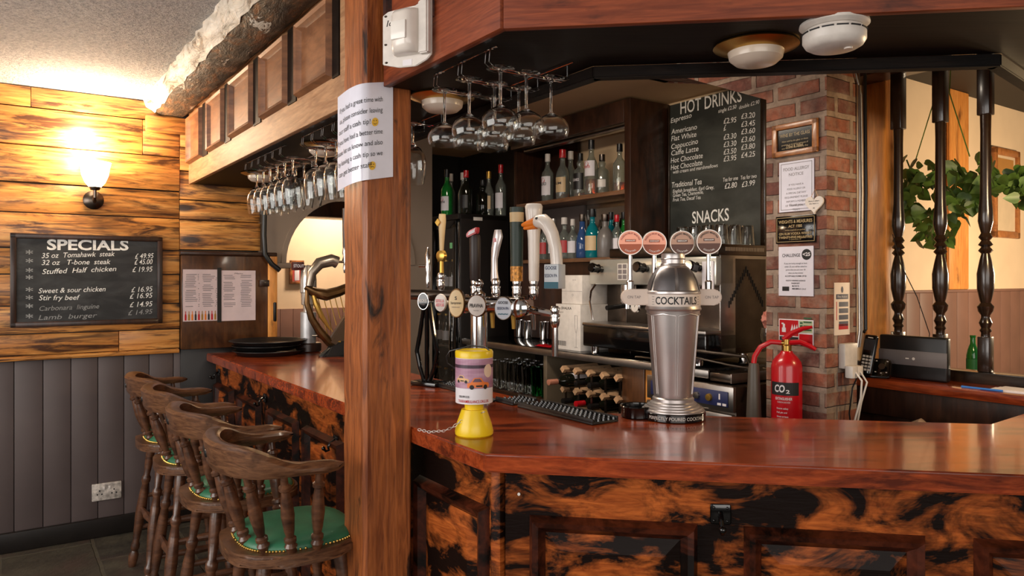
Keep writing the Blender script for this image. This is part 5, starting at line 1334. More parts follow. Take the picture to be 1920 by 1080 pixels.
# tall bottle fridge
fr = uthing('bottle_fridge', 'tall black glass-fronted fridge behind the beer fonts', 'fridge')
ubuild(uvbox(MB(), 2.83, 2.85, 1.60, 2.0, 0, 1.90, bev=.004), 'side_wall', M['fridgebox'], fr)
ubuild(uvbox(MB(), 3.58, 3.60, 1.60, 2.0, 0, 1.90, bev=.004), 'side_wall', M['fridgebox'], fr)
ubuild(uvbox(MB(), 2.83, 3.60, 1.98, 2.0, 0, 1.90), 'back_wall', M['fridgebox'], fr)
ubuild(uvbox(MB(), 2.83, 3.60, 1.58, 2.0, 1.86, 1.90, bev=.005), 'top_panel', M['fridgebox'], fr)
ubuild(uvbox(MB(), 2.83, 3.60, 1.58, 2.0, 0, .12, bev=.005), 'plinth', M['fridgebox'], fr)
for z in (.55, .95, 1.35): ubuild(uvbox(MB(), 2.86, 3.57, 1.63, 1.97, z, z+.012), 'wire_shelf', M['steel'], fr)
for ua, ub in ((2.84, 3.21), (3.22, 3.59)):
    m = MB()
    for a, b, z0, z1 in ((ua, ua+.045, .13, 1.855), (ub-.045, ub, .13, 1.855), (ua, ub, .13, .18), (ua, ub, 1.80, 1.855)): uvbox(m, a, b, 1.565, 1.598, z0, z1, .005)
    d_ = ubuild(m, 'door', M['gloss'], fr)
    ubuild(uvbox(MB(), ua+.04, ub-.04, 1.575, 1.585, .17, 1.81), 'door_glass', M['glass'], d_)
    ubuild(uvbox(MB(), ua+.06, ua+.066, 1.55, 1.565, .9, 1.3, .002), 'door_handle', M['chrome'], d_)
ubuild(uvbox(MB(), 2.835, 2.842, 1.585, 1.598, .2, 1.84, .001), 'chrome_trim', M['chrome'], fr)
m = MB(); m.box(-.037, .037, -.001, 0, -.012, .012, T(-2.829, 1.74, 1.868) @ RZ(PI/2), bev=.0004); ubuild(m, 'white_label', M['white'], fr)
m = MB(); m.box(-2.935, -2.90, 1.5735, 1.575, 1.66, 1.70); ubuild(m, 'green_sticker', col('green_sticker', 120, 190, 130), fr)
beer_p = [(0, 0), (.028, 0), (.030, .003), (.030, .12), (.024, .15), (.013, .18), (.012, .21), (.014, .212), (.014, .222), (0, .222)]
bb = None
for z in (.562, .962, 1.362):
    for k in range(6):
        p = W(2.92+.105*k, 1.72, z)
        if bb is None:
            bb = thing('beer_bottle', 'dark beer bottle standing inside the glass-fronted fridge', 'bottle', p, BAR, 'beer bottles in the fridge')
            MB().lathe(beer_p, ONE, 16).build('bottle_glass', M['darkglass'], bb); MB().cyl(.015, .212, .226, ONE, 14).build('cap', M['gold'], bb); MB().lathe([(.0302, .03), (.0306, .03), (.0306, .10), (.0302, .10)], ONE, 16).build('label', M['paper'], bb)
        else: dup(bb, p)

# shelf unit
su = uthing('shelf_unit', 'dark wooden back bar shelf unit with two bottle shelves', 'shelf')
ubuild(uvbox(MB(), 1.514, 2.66, 1.95, 2.2, 1.94, 1.967, bev=.003), 'upper_shelf', M['shelf'], su)
ubuild(uvbox(MB(), 1.514, 2.66, 1.95, 2.2, 1.552, 1.577, bev=.003), 'lower_shelf', M['shelf'], su)
ubuild(uvbox(MB(), 1.460, 1.512, 1.90, 2.215, 1.04, 2.47, bev=.004), 'side_board', M['darkwood'], su)
ubuild(uvbox(MB(), 1.512, 1.527, 1.945, 1.965, 1.577, 1.94, bev=.002), 'edge_strip', M['shelf'], su)
ubuild(uvbox(MB(), 2.66, 2.69, 1.95, 2.215, 1.04, 2.47, bev=.004), 'side_board', M['darkwood'], su)
ubuild(uvbox(MB(), 2.28, 2.66, 2.19, 2.215, 1.967, 2.47, bev=.004), 'back_board', M['darkwood'], su)
ubuild(uvbox(MB(), 2.20, 2.66, 2.18, 2.20, 1.577, 1.94, bev=.003), 'back_board', col('grey_back', 84, 74, 70), su)
ubuild(uvbox(MB(), 1.514, 2.20, 2.195, 2.205, 1.577, 1.94), 'mirror_back', M['mirror'], su, smooth=False)
ubuild(uvbox(MB(), 1.514, 2.66, 1.90, 1.955, 2.34, 2.47, bev=.006), 'pelmet', M['darkwood'], su)
ubuild(uvbox(MB(), 1.55, 2.6, 1.97, 2.03, 2.325, 2.345, bev=.004), 'light_trough', M['steel'], su)
ubuild(uvbox(MB(), 1.514, 2.66, 2.0, 2.02, 1.045, 1.552), 'lower_board', M['darkwood'], su, smooth=False)
tag(ubuild(uvbox(MB(), 2.72, 3.82, 2.19, 2.228, 1.0, 2.47, bev=.003), 'dark_backing_board', M['fridgebox']), 'dark wall board behind the bottles on top of the fridge', 'board')

# ---------------------------------------------------------------- bottles
PROF = {
 'spirit': [(0, 0), (.94, 0), (1, .02), (1, .58), (.96, .64), (.60, .72), (.40, .77), (.36, .80), (.34, .95), (.40, .96), (.40, 1.0)],
 'slim': [(0, 0), (.94, 0), (1, .02), (1, .55), (.85, .63), (.45, .75), (.40, .80), (.38, .96), (.44, .97), (.44, 1.0)],
 'square': [(0, 0), (.95, 0), (1, .02), (1, .60), (.92, .66), (.45, .72), (.40, .76), (.50, .80), (.50, .86), (.38, .88), (.38, 1.0)],
 'dome': [(0, 0), (.92, 0), (1, .03), (1, .48), (.92, .58), (.66, .68), (.40, .74), (.36, .80), (.36, .95), (.46, .96), (.46, 1.0)],
 'bell': [(0, 0), (.88, 0), (1, .03), (.96, .40), (.80, .55), (.52, .68), (.44, .80), (.44, 1.0)],
}
def bottle(label, loc, h, r, kind='spirit', glass='bottleglass', cap='black', lab=None, liquid=None, group=None, text=None, fill=.3, capf=.12, labz=(.16, .48), tcol='ink', mark=None, rz=None):
    rz = BAR if rz is None else rz
    t = thing('spirit_bottle', label, 'bottle', loc, rz, group)
    hb = h*.93; P_ = PROF[kind]; th = .0022
    outer = [(a*r, b*hb) for a, b in P_]
    inner = [(max(a*r-th, .002), max(b*hb, .006) if i else .006) for i, (a, b) in enumerate(P_)][::-1]
    inner[-1] = (0, .006)
    MB().lathe(outer+inner, ONE, 22).build('bottle_glass', M[glass], t, ang=60)
    rn = P_[-1][0]*r
    MB().lathe([(0, hb*.90), (rn+.0015, hb*.90), (rn+.0022, hb*.905), (rn+.0015, h), (rn*.8, h+.001), (0, h+.001)] if capf < .2 else [(0, h*(1-capf)), (rn+.0015, h*(1-capf)), (rn+.002, h), (0, h+.001)], ONE, 18).build('cap', M[cap] if cap in M else cap, t)
    if liquid:
        lq = [(0, .0062)]
        for a, b in P_[1:]:
            if b <= fill: lq.append((max(a*r-th-.0004, .001), max(b*hb, .0062)))
        lq.append((r-th-.0004, fill*hb)); lq.append((0, fill*hb)); MB().lathe(lq, ONE, 22).build('spirit', M[liquid], t)
    if lab:
        z0, z1 = labz[0]*hb, labz[1]*hb
        MB().lathe([(r+.0003, z0), (r+.0008, z0), (r+.0008, z1), (r+.0003, z1)], ONE, 18, closed=True, a0=PI+.25, a1=2*PI-.25).build('label', M[lab] if lab in M else lab, t)
        w_ = lambda p: ((r+.0013)*math.sin(p[0]/r), -(r+.0013)*math.cos(p[0]/r), p[2])
        if text:
            m = MB(); m.txt(text, 0, z0+(z1-z0)*.52, r*1.35, (z1-z0)*.16, warp=w_, align='c', bold=.02); m.build('label_lettering', M[tcol], t, smooth=False)
        if mark:
            m = MB(); m.poly([w_((r*.42*math.cos(a*PI/8), 0, z1-(z1-z0)*.22+r*.42*math.sin(a*PI/8))) for a in range(16)]); m.build('label_mark', M[mark], t, smooth=False)
    return t
M['blackcap'] = M['black']
def base_at(px, z, v): p = onv(px, 400, v); u, _ = uvof(p); return W(u, v, z)
ZU = 1.9672
lab_tan = col('tan_label', 200, 172, 130); lab_black = col('black_label', 24, 22, 22); lab_red = col('red_label', 168, 40, 40)
gU = 'spirit bottles on the upper back bar shelf'
def ht(px, py, v, z): return onv(px, py, v).z - z
bottle('white rum bottle with a red dot label, first on the upper shelf', base_at(1027, ZU, 2.02), ht(1027, 289, 2.02, ZU), .042, 'spirit', cap='white', lab='paper', text='BACARDI', group=gU, mark='red', labz=(.14, .56))
bottle('clear bottle with red cap and pale label on the upper shelf', base_at(1055, ZU, 2.04), ht(1055, 281, 2.04, ZU), .045, 'dome', cap='red', lab=lab_tan, text='RUM', liquid='amber', fill=.12, group=gU)
bottle('clear bottle with a pale cap behind the red-capped one', base_at(1070, ZU, 2.12), ht(1070, 284, 2.12, ZU), .040, 'slim', cap='white', group=gU)
bottle('square whiskey bottle with black label on the upper shelf', base_at(1088, ZU, 2.03), ht(1088, 288, 2.03, ZU), .045, 'square', cap='black', lab=lab_black, text="JACK DANIEL'S", tcol='paper', liquid='amber', fill=.10, group=gU, labz=(.18, .58))
bottle('tall gin bottle with black cap and red figure label', base_at(1109, ZU, 1.995), ht(1109, 263, 1.995, ZU), .042, 'slim', cap='black', lab='paper', text='BEEFEATER', mark='red', liquid='amber', fill=.30, group=gU, labz=(.36, .66), tcol='red')
bottle('round-shouldered clear bottle right of the tall gin', base_at(1129, ZU, 2.06), ht(1129, 290, 2.06, ZU), .046, 'square', cap='darksteel', group=gU, lab='white', labz=(.2, .4))
bottle('tall clear bottle with black cap at the right end of the upper shelf', base_at(1162, ZU, 2.02), ht(1162, 270, 2.02, ZU), .040, 'spirit', cap='black', liquid='amber', fill=.2, group=gU)
ZL = 1.5775; gL = 'spirit bottles on the lower back bar shelf'
for (px, py, v, r, kd, gl, cp, lb, tx, lab) in (
    (1020, 415, 2.05, .036, 'spirit', 'bottleglass', 'steel', lab_red, None, 'clear bottle with a red label just behind the goose handle'),
    (1038, 410, 2.04, .036, 'spirit', 'bottleglass', 'steel', 'paper', None, 'clear bottle with a grey cap second on the lower shelf'),
    (1058, 408, 2.03, .040, 'dome', 'bottleglass', 'white', lab_red, None, 'clear bottle with large red label on the lower shelf'),
    (1074, 411, 2.05, .034, 'spirit', 'bottleglass', 'white', 'paper', None, 'clear bottle with white label left of the blue bottle'),
    (1092, 402, 2.00, .042, 'bell', 'blueglass', 'darksteel', None, None, 'blue bell-shaped bottle on the lower shelf'),
    (1111, 392, 1.995, .046, 'dome', 'tealglass', 'black', lab_tan, None, 'teal round gin bottle with gold label on the lower shelf'),
    (1135, 402, 1.995, .050, 'dome', 'greybottle', 'darksteel', None, None, 'grey opaque round bottle on the lower shelf'),
    (1146, 398, 2.12, .036, 'spirit', 'tealglass', 'black', None, None, 'teal bottle standing behind the grey round bottle'),
    (1157, 403, 2.05, .034, 'spirit', 'bottleglass', 'red', 'paper', None, 'clear bottle with a red cap near the shelf end'),
    (1170, 398, 2.10, .034, 'slim', 'greenglass', 'black', None, None, 'green bottle at the right end of the lower shelf')):
    bottle(lab, base_at(px, ZL, v), ht(px, py, v, ZL), r, kd, glass=gl, cap=cp, lab=lb, group=gL, text=tx)
ZF = 1.9005; gF = 'bottles on top of the fridge'
vlab = 'paper'
for (px, py, v, r, kd, gl, cp, lb, tx, lab, mk) in (
    (779, 335, 1.70, .042, 'spirit', 'greenglass', 'black', 'paper', 'MARTINI', 'green vermouth bottle with round label beside the post', 'red'),
    (801, 330, 1.66, .042, 'spirit', 'bottleglass', 'black', 'paper', 'MARTINI', 'clear vermouth bottle with round label beside the green ones', 'red'),
    (838, 318, 1.68, .044, 'spirit', 'greenglass', 'black', 'paper', 'MARTINI', 'bright green vermouth bottle standing clear on the fridge', 'red'),
    (846, 326, 1.86, .034, 'spirit', 'bottleglass', 'white', lab_red, None, 'bottle with a white cap behind the bright green vermouth', None),
    (868, 324, 1.80, .038, 'slim', 'bottleglass', 'white', None, None, 'clear bottle with white cap left of the dark bottle', None),
    (874, 320, 1.66, .042, 'spirit', 'darkglass', 'red', lab_black, None, 'dark bottle with a red cap on the fridge', None),
    (905, 338, 1.84, .046, 'square', 'darkglass', 'black', None, None, 'dark squat bottle near the fridge end', None)):
    p = base_at(px, ZF, v); bottle(lab, p, ht(px, py, v, ZF), r, kd, glass=gl, cap=cp, lab=lb, text=tx, group=gF, mark=mk, labz=(.14, .46))
p = base_at(941, ZF, 1.86); bottle('clear bottle with gold neck foil at the fridge end', W(2.905, 1.88, ZF), .32, .036, 'slim', cap='gold', lab=lab_tan, group=gF)
bottle('tall clear bottle with red and white label at the fridge end', W(2.862, 1.955, ZF), .37, .040, 'spirit', cap='red', lab='paper', text=None, group=gF)

# ---------------------------------------------------------------- hot drinks board
VB = 2.20
hbn = uthing('hot_drinks_board', 'tall chalkboard listing HOT DRINKS and SNACKS beside the brick pier', 'chalkboard')
uL, uR = 1.452, .775
ubuild(uvbox(MB(), uR+.01, uL, VB, VB+.02, 1.58, 2.46), 'board', M['board2'], hbn, smooth=False)
m = MB(); uvbox(m, uL-.010, uL, VB-.012, VB, 1.58, 2.46, .003); uvbox(m, uR, uR+.030, VB-.02, VB, 1.58, 2.46, .004); uvbox(m, uR, uL, VB-.02, VB, 1.56, 1.595, .004); ubuild(m, 'frame', M['spindle'], hbn)
pB = lambda x, y: onv(x, y, VB-.001)
def bt(s_, x0, x1, y, hp_, y1, b_=.004, sh=.12):
    m = MB(); m.wtxt(s_, hbn, pB, x0, x1, y, hp_, b_, sh, y1=y1); m.build('heading' if hp_ > 15 else ('price' if '£' in s_ else 'menu_line'), M['chalk'], hbn, smooth=False)
bt('HOT DRINKS', 1276, 1391, 214, 23, 190, .008, .0)
bt('Espresso', 1258, 1297, 231, 9, 220)
bt('Americano', 1259, 1307, 252, 9.5, 242); bt('Flat White', 1259, 1306, 265, 9.5, 256); bt('Cappuccino', 1259, 1309, 280, 9.5, 269)
bt('Caffe Latte', 1259, 1310, 292, 9.5, 283); bt('Hot Chocolate', 1258, 1318, 306, 9.5, 296); bt('Hot Chocolate', 1258, 1317, 319, 9.5, 309); bt('with cream and marshmallows', 1262, 1346, 326, 6.5, 313)
bt('single £2.50', 1347, 1381, 212, 7, 203); bt('double £2.90', 1386, 1424, 205, 7, 194)
for k, (s1, s2) in enumerate((('£2.95', '£3.20'), ('£', '£3.45'), ('£3.30', '£3.60'), ('£3.30', '£3.60'), ('£3.50', '£3.80'), ('£3.95', '£4.25'))):
    ya = (232, 246, 262, 276, 290, 303)[k]; yb_ = (223, 238, 252, 267, 281, 296)[k]
    bt(s1, 1357, 1381 if len(s1) > 1 else 1362, ya, 10, ya-3); bt(s2, 1390, 1416, yb_, 10, yb_-3)
bt('Traditional Tea', 1260, 1316, 352, 10, 345); bt('English breakfast, Earl Grey,', 1262, 1339, 362, 6.5, 354); bt('Green Tea, Chamomile,', 1262, 1319, 370, 6.5, 363); bt('Fruit Tea, Decaf Tea', 1262, 1314, 378, 6.5, 373)
bt('Tea for one', 1356, 1384, 341, 7.5, 337); bt('Tea for two', 1389, 1419, 337, 7.5, 333); bt('£2.80', 1359, 1382, 354, 10, 351); bt('£3.99', 1391, 1416, 351, 10, 347)
bt('SNACKS', 1298, 1367, 419, 22, 413, .012, .0)

# ---------------------------------------------------------------- signs on the brick pier
pP = lambda x, y: onv(x, y, 1.645)
def plaque(name, label, cat, x0, x1, y0, y1, mat, thick=.008, vv=1.649):
    a, b = pP(x0, y0), pP(x1, y1)
    ua, _ = uvof(a); ub, _ = uvof(b); za = pP((x0+x1)/2, y0).z; zb_ = pP((x0+x1)/2, y1).z
    t = thing(name, label, cat, W((ua+ub)/2, vv, (za+zb_)/2), BAR); w, h = ua-ub, za-zb_
    return t, w, h
t, w, h = plaque('framed_plaque', 'wooden framed WINE BY THE GLASS plaque, topmost on the brick pier', 'plaque', 1450, 1535, 229, 291, None)
m = MB()
for a in ((-w/2, w/2, h/2-.024, h/2), (-w/2, w/2, -h/2, -h/2+.024), (-w/2, -w/2+.024, -h/2, h/2), (w/2-.024, w/2, -h/2, h/2)): m.box(a[0], a[1], -.016, 0, a[2], a[3], bev=.004)
m.build('frame', M['framewood'], t); MB().box(-w/2+.02, w/2-.02, -.008, 0, -h/2+.02, h/2-.02).build('panel', M['gloss'], t)
m = MB(); m.txt('WINE BY THE GLASS', 0, h/2-.055, w*.66, .014, y=-.0086, align='c'); 
for k, s_ in enumerate(('Wine sold by the glass on these', 'premises is served in measures of', 'one hundred and seventy five', 'and two hundred and fifty')): m.txt(s_, 0, h/2-.076-.014*k, w*.58, .0065, y=-.0086, align='c')
m.txt('175ml & 250ml', 0, -h/2+.034, w*.36, .010, y=-.0086, align='c', bold=.02); m.build('lettering', col('gold_letters', 176, 150, 104), t, smooth=False)
t, w, h = plaque('allergy_notice', 'white food allergy notice below the framed plaque on the brick pier', 'notice', 1461, 1526, 301, 396, None)
MB().box(-w/2, w/2, -.004, 0, -h/2, h/2).build('sheet', M['film'], t, smooth=False)
m = MB(); m.txt('FOOD ALLERGY', 0, h/2-.038, w*.74, .013, y=-.0046, align='c'); m.txt('NOTICE', 0, h/2-.060, w*.42, .012, y=-.0046, align='c')
for k, s_ in enumerate(('IF YOU HAVE A', 'FOOD ALLERGY OR', 'A SPECIAL DIETARY', 'REQUIREMENT PLEASE', 'INFORM A MEMBER', 'OF THE HOSPITALITY', 'TEAM')): m.txt(s_, 0, h/2-.10-.017*k, w*(.42, .52, .58, .66, .56, .62, .2)[k], .0075, y=-.0046, align='c')
m.txt('Thank you', 0, -h/2+.022, w*.4, .010, y=-.0046, align='c', shear=.3); m.build('lettering', M['greyink'], t, smooth=False)
m = MB()
for a in ((-w/2+.008, w/2-.008, h/2-.010, h/2-.008), (-w/2+.008, w/2-.008, -h/2+.008, -h/2+.010), (-w/2+.008, -w/2+.010, -h/2+.008, h/2-.008), (w/2-.010, w/2-.008, -h/2+.008, h/2-.008)): m.box(a[0], a[1], -.0046, -.004, a[2], a[3])
m.build('printed_border', M['greyink'], t, smooth=False)
hp_ = onv(1528, 383, 1.640); hu, hv_ = uvof(hp_)
t = thing('hanging_heart', 'small white heart tag with writing over the corner of the allergy notice', 'ornament', W(hu, 1.637, hp_.z), BAR)
pl = [(.040*math.sin(a)**3*1.02, .0024*(13*math.cos(a)-5*math.cos(2*a)-2*math.cos(3*a)-math.cos(4*a))+.002) for a in [2*PI*k/40 for k in range(40)]]
m = MB(); m.prism(pl, -.004, .004, RX(PI/2), bev=.0015); m.build('heart', M['bone'], t)
m = MB(); m.txt('Home is where', 0, .010, .048, .006, y=-.0046, align='c', shear=.2); m.txt('the heart is', 0, .0, .040, .006, y=-.0046, align='c', shear=.2); m.txt('x', 0, -.018, .010, .008, y=-.0046, align='c'); m.build('lettering', M['ink'], t, smooth=False)
MB().tube([(-.016, 0, .028), (0, .004, .060), (.016, 0, .028)], .0012, 6).build('string', M['lightwood'], t)
t, w, h = plaque('measures_plaque', 'black WEIGHTS AND MEASURES ACT plaque on the brick pier', 'plaque', 1455, 1530, 404, 456, None)
MB().box(-w/2, w/2, -.006, 0, -h/2, h/2, bev=.002).build('plate', M['gloss'], t)
m = MB(); m.txt('WEIGHTS & MEASURES', 0, h/2-.030, w*.84, .013, y=-.0066, align='c', bold=.015); m.txt('ACT 1985', 0, h/2-.048, w*.34, .011, y=-.0066, align='c', bold=.015)
m.txt('unless supplied pre-packed', 0, h/2-.061, w*.50, .006, y=-.0066, align='c'); m.txt('GIN RUM VODKA WHISKY', 0, h/2-.078, w*.82, .010, y=-.0066, align='c', bold=.015)
m.txt('is offered for sale or served on these premises', 0, h/2-.090, w*.72, .005, y=-.0066, align='c'); m.txt('in quantities of', 0, h/2-.099, w*.3, .005, y=-.0066, align='c'); m.txt('TWENTY-FIVE MILLILITRES', 0, -h/2+.020, w*.84, .010, y=-.0066, align='c', bold=.015)
for a in ((-w/2+.005, w/2-.005, h/2-.008, h/2-.006), (-w/2+.005, w/2-.005, -h/2+.006, -h/2+.008), (-w/2+.005, -w/2+.007, -h/2+.006, h/2-.006), (w/2-.007, w/2-.005, -h/2+.006, h/2-.006)): m.box(a[0], a[1], -.0066, -.006, a[2], a[3])
m.build('lettering', col('gold_letters', 176, 150, 104), t, smooth=False)
t, w, h = plaque('challenge_notice', 'white CHALLENGE 25 notice on the brick pier above the extinguisher', 'notice', 1460, 1525, 462, 555, None)
MB().box(-w/2, w/2, -.004, 0, -h/2, h/2).build('sheet', M['film'], t, smooth=False)
m = MB(); m.txt('CHALLENGE', -w/2+.018, h/2-.042, w*.52, .013, y=-.0046, bold=.01)
for k in range(5): m.txt(('If you are lucky enough to look', 'under 25 you will be asked to', 'prove that you are over 18', 'when you buy alcohol', 'ACCEPTABLE FORMS OF ID')[k], 0, h/2-.072-.013*k, w*(.66, .64, .56, .42, .62)[k], .0062, y=-.0046, align='c', bold=.01*(k == 4))
for k in range(4): m.txt(('PHOTO DRIVING LICENCE', 'PASSPORT', 'MILITARY ID', 'PASS CARD')[k], 0, h/2-.142-.011*k, w*(.56, .24, .2, .18)[k], .0055, y=-.0046, align='c', bold=.02)
m.box(-w/2+.018, -w/2+.05, -.0046, -.004, -h/2+.02, -h/2+.038); m.txt('NO ID NO SALE', w*.1, -h/2+.026, w*.40, .006, y=-.0046, align='c')
m.build('lettering', M['ink'], t, smooth=False)
m = MB(); m.poly([(w/2-.030+.022*math.cos(a*PI/12), -.0046, h/2-.034+.022*math.sin(a*PI/12)) for a in range(24)]); o = m.build('black_disc', M['ink'], t, smooth=False)
m = MB(); m.txt('<25', w/2-.030, h/2-.040, .034, .014, y=-.0052, align='c', bold=.03); m.build('disc_lettering', M['paper'], o, smooth=False)
t, w, h = plaque('fire_sign', 'red and green fire extinguisher sign on the brick behind the extinguisher', 'sign', 1460, 1525, 599, 647, None)
MB().box(-w/2, w/2, -.003, 0, -h/2, h/2, bev=.001).build('plate', M['paper'], t)
m = MB(); m.box(-w/2+.004, .012, -.0036, -.003, -h/2+.036, h/2-.004); m.box(.016, w/2-.004, -.0036, -.003, -h/2+.006, 0-.006); m.build('red_field', M['red'], t, smooth=False)
m = MB(); m.box(.016, w/2-.004, -.0036, -.003, 0, h/2-.004); m.build('cream_field', col('pale_green', 176, 186, 150), t, smooth=False)
m = MB(); m.box(-w/2+.004, .012, -.0036, -.003, -h/2+.006, -h/2+.032); m.txt('CO2', -w/2+.03, -h/2+.012, .03, .01, y=-.0040); m.build('black_field', M['ink'], t, smooth=False)
m = MB(); m.box(-w/2+.016, -w/2+.034, -.0042, -.0036, -h/2+.05, h/2-.036); m.prism([(-w/2+.020, h/2-.038), (-w/2+.030, h/2-.038), (-w/2+.030, h/2-.020), (-w/2+.020, h/2-.020)], .0036, .0042, RX(PI/2)); m.box(-w/2+.014, -w/2+.024, -.0042, -.0036, h/2-.022, h/2-.016)
for k in range(3): m.prism([(-.026+k*.011, h/2-.055), (-.018+k*.011, h/2-.06), (-.012+k*.011, h/2-.034), (-.016+k*.011, h/2-.02), (-.020+k*.011, h/2-.034)], .0036, .0042, RX(PI/2))
m.build('extinguisher_symbol', M['paper'], t, smooth=False)
m = MB(); m.box(.020, .032, -.0042, -.0036, .01, .03); m.box(.020, .032, -.0042, -.0036, .035, h/2-.01)
for k in range(4): m.box(.036, w/2-.008, -.0042, -.0036, .008+k*.016, .014+k*.016)
m.build('green_symbols', col('dark_green', 50, 92, 60), t, smooth=False)
# narrow emergency notice on the warm side of the pier
a, b = onu(1565, 530, .09), onu(1594, 627, .09); va, vb = uvof(a)[1], uvof(b)[1]
t = thing('action_notice', 'narrow white notice with dark and red boxes on the warm side of the pier', 'notice', W(.0935, (va+vb)/2, (a.z+b.z)/2), LW); w, h = vb-va, a.z-b.z
MB().box(-w/2, w/2, -.002, 0, -h/2, h/2).build('sheet', col('warm_paper', 222, 206, 192), t, smooth=False)
m = MB(); m.box(-w/2+.012, w/2-.012, -.0026, -.002, h/2-.066, h/2-.046); m.poly([(.008*math.cos(k*PI/8), -.0026, h/2-.028+.013*math.sin(k*PI/8)) for k in range(16)])
for k in range(4): m.box(-w/2+.032, w/2-.012, -.0026, -.002, h/2-.096-.026*k, h/2-.077-.026*k)
m.build('dark_boxes', col('navy_box', 50, 54, 76), t, smooth=False)
m = MB(); m.box(-w/2+.030, w/2-.012, -.0026, -.002, -h/2+.022, -h/2+.044); m.box(-w/2+.014, -w/2+.018, -.0026, -.002, -h/2+.06, h/2-.076); m.build('red_boxes', M['red'], t, smooth=False)
m = MB(); m.txt('Fire Action', 0, h/2-.060, w*.6, .009, y=-.0032, align='c'); m.build('lettering', M['paper'], t, smooth=False)

# ---------------------------------------------------------------- CO2 extinguisher
eu, ev = uvof(onv(1475, 700, 1.585)); ez = lambda y: onv(1475, y, 1.585).z
ex = thing('fire_extinguisher', 'red CO2 fire extinguisher hung on the brick pier', 'fire extinguisher', W(eu, 1.585, 0), -.30)
r = .0595; zt_ = ez(664); zb_ = zt_ - .56
MB().lathe([(0, zb_), (r*.92, zb_), (r, zb_+.012), (r, zt_-.05), (r*.93, zt_-.03), (r*.70, zt_-.010), (r*.42, zt_+.006), (.022, zt_+.014), (0, zt_+.014)], ONE, 40).build('cylinder', M['red'], ex)
m = MB(); m.lathe([(0, zt_), (.019, zt_), (.019, zt_+.035), (.014, zt_+.04), (.014, zt_+.06), (0, zt_+.06)], ONE, 20); m.rod((-.03, 0, zt_+.045), (.02, 0, zt_+.045), .010, 12); m.build('brass_valve', M['brass'], ex)
m = MB(); m.tube([(-.012, 0, zt_+.058), (.02, -.006, zt_+.085), (.06, -.012, zt_+.105), (.095, -.016, zt_+.112)], .009, 8, rad=[.011, .011, .009, .006]); m.build('lever', M['red'], ex)
m = MB(); m.tube([(.0, 0, zt_+.046), (.05, -.006, zt_+.05), (.085, -.012, zt_+.036), (.108, -.016, zt_+.022)], .009, 8, rad=[.011, .011, .010, .007]); m.build('carry_handle', M['red'], ex)
m = MB(); m.tube([(-.02, 0, zt_+.046), (-.06, 0, zt_+.048), (-.10, 0, zt_+.026), (-.122, 0, zt_-.012), (-.126, 0, zt_-.04)], .0105, 10); m.build('swivel_pipe', M['red'], ex)
m = MB(); m.lathe([(0, zt_-.04), (.018, zt_-.04), (.022, zt_-.06), (.030, zt_-.27), (.038, zt_-.40), (.034, zt_-.40), (.020, zt_-.10), (0, zt_-.09)], T(-.126, 0, 0), 24); m.build('discharge_horn', plain('grey_horn', srgb(78, 70, 62), .4), ex)
yR = lambda lift: (lambda p: ((r+lift)*math.sin(p[0]/r), -(r+lift)*math.cos(p[0]/r), p[2]))
def eband(x0, x1, z0, z1, mat, nm, lift=.0005):
    m = MB(); w_ = yR(lift)
    for i in range(14):
        a = x0+(x1-x0)*i/14; b = x0+(x1-x0)*(i+1)/14; m.poly([w_((a, 0, z0)), w_((b, 0, z0)), w_((b, 0, z1)), w_((a, 0, z1))])
    return m.build(nm, mat, ex, smooth=False)
zl = ez(714); zl2 = ez(738)
eband(-r*1.25, r*.8, zl2, zl, M['ink'], 'black_band')
m = MB(); m.txt('CO', -.052, zl2+.013, .042, .028, warp=yR(.0011), bold=.03, shear=.1); m.txt('2', -.006, zl2+.009, .014, .014, warp=yR(.0011), bold=.03); m.txt('EXTINGUISHER', -.048, zl2-.018, .066, .010, warp=yR(.0009), bold=.02); m.txt('CARBON DIOXIDE', -.040, zl2-.030, .05, .006, warp=yR(.0009))
for k, s_ in enumerate(('Ensure safety', 'Pull pin and', 'direct at base', 'of fire')): m.txt(s_, -.042, zl2-.055-.016*k, .05*(.9, .8, .9, .5)[k], .007, warp=yR(.0009), bold=.01)
m.build('lettering', M['paper'], ex, smooth=False)
MB().box(-.03, .03, r-.002, r+.006, zt_-.22, zt_-.18).build('wall_bracket', M['black'], ex)

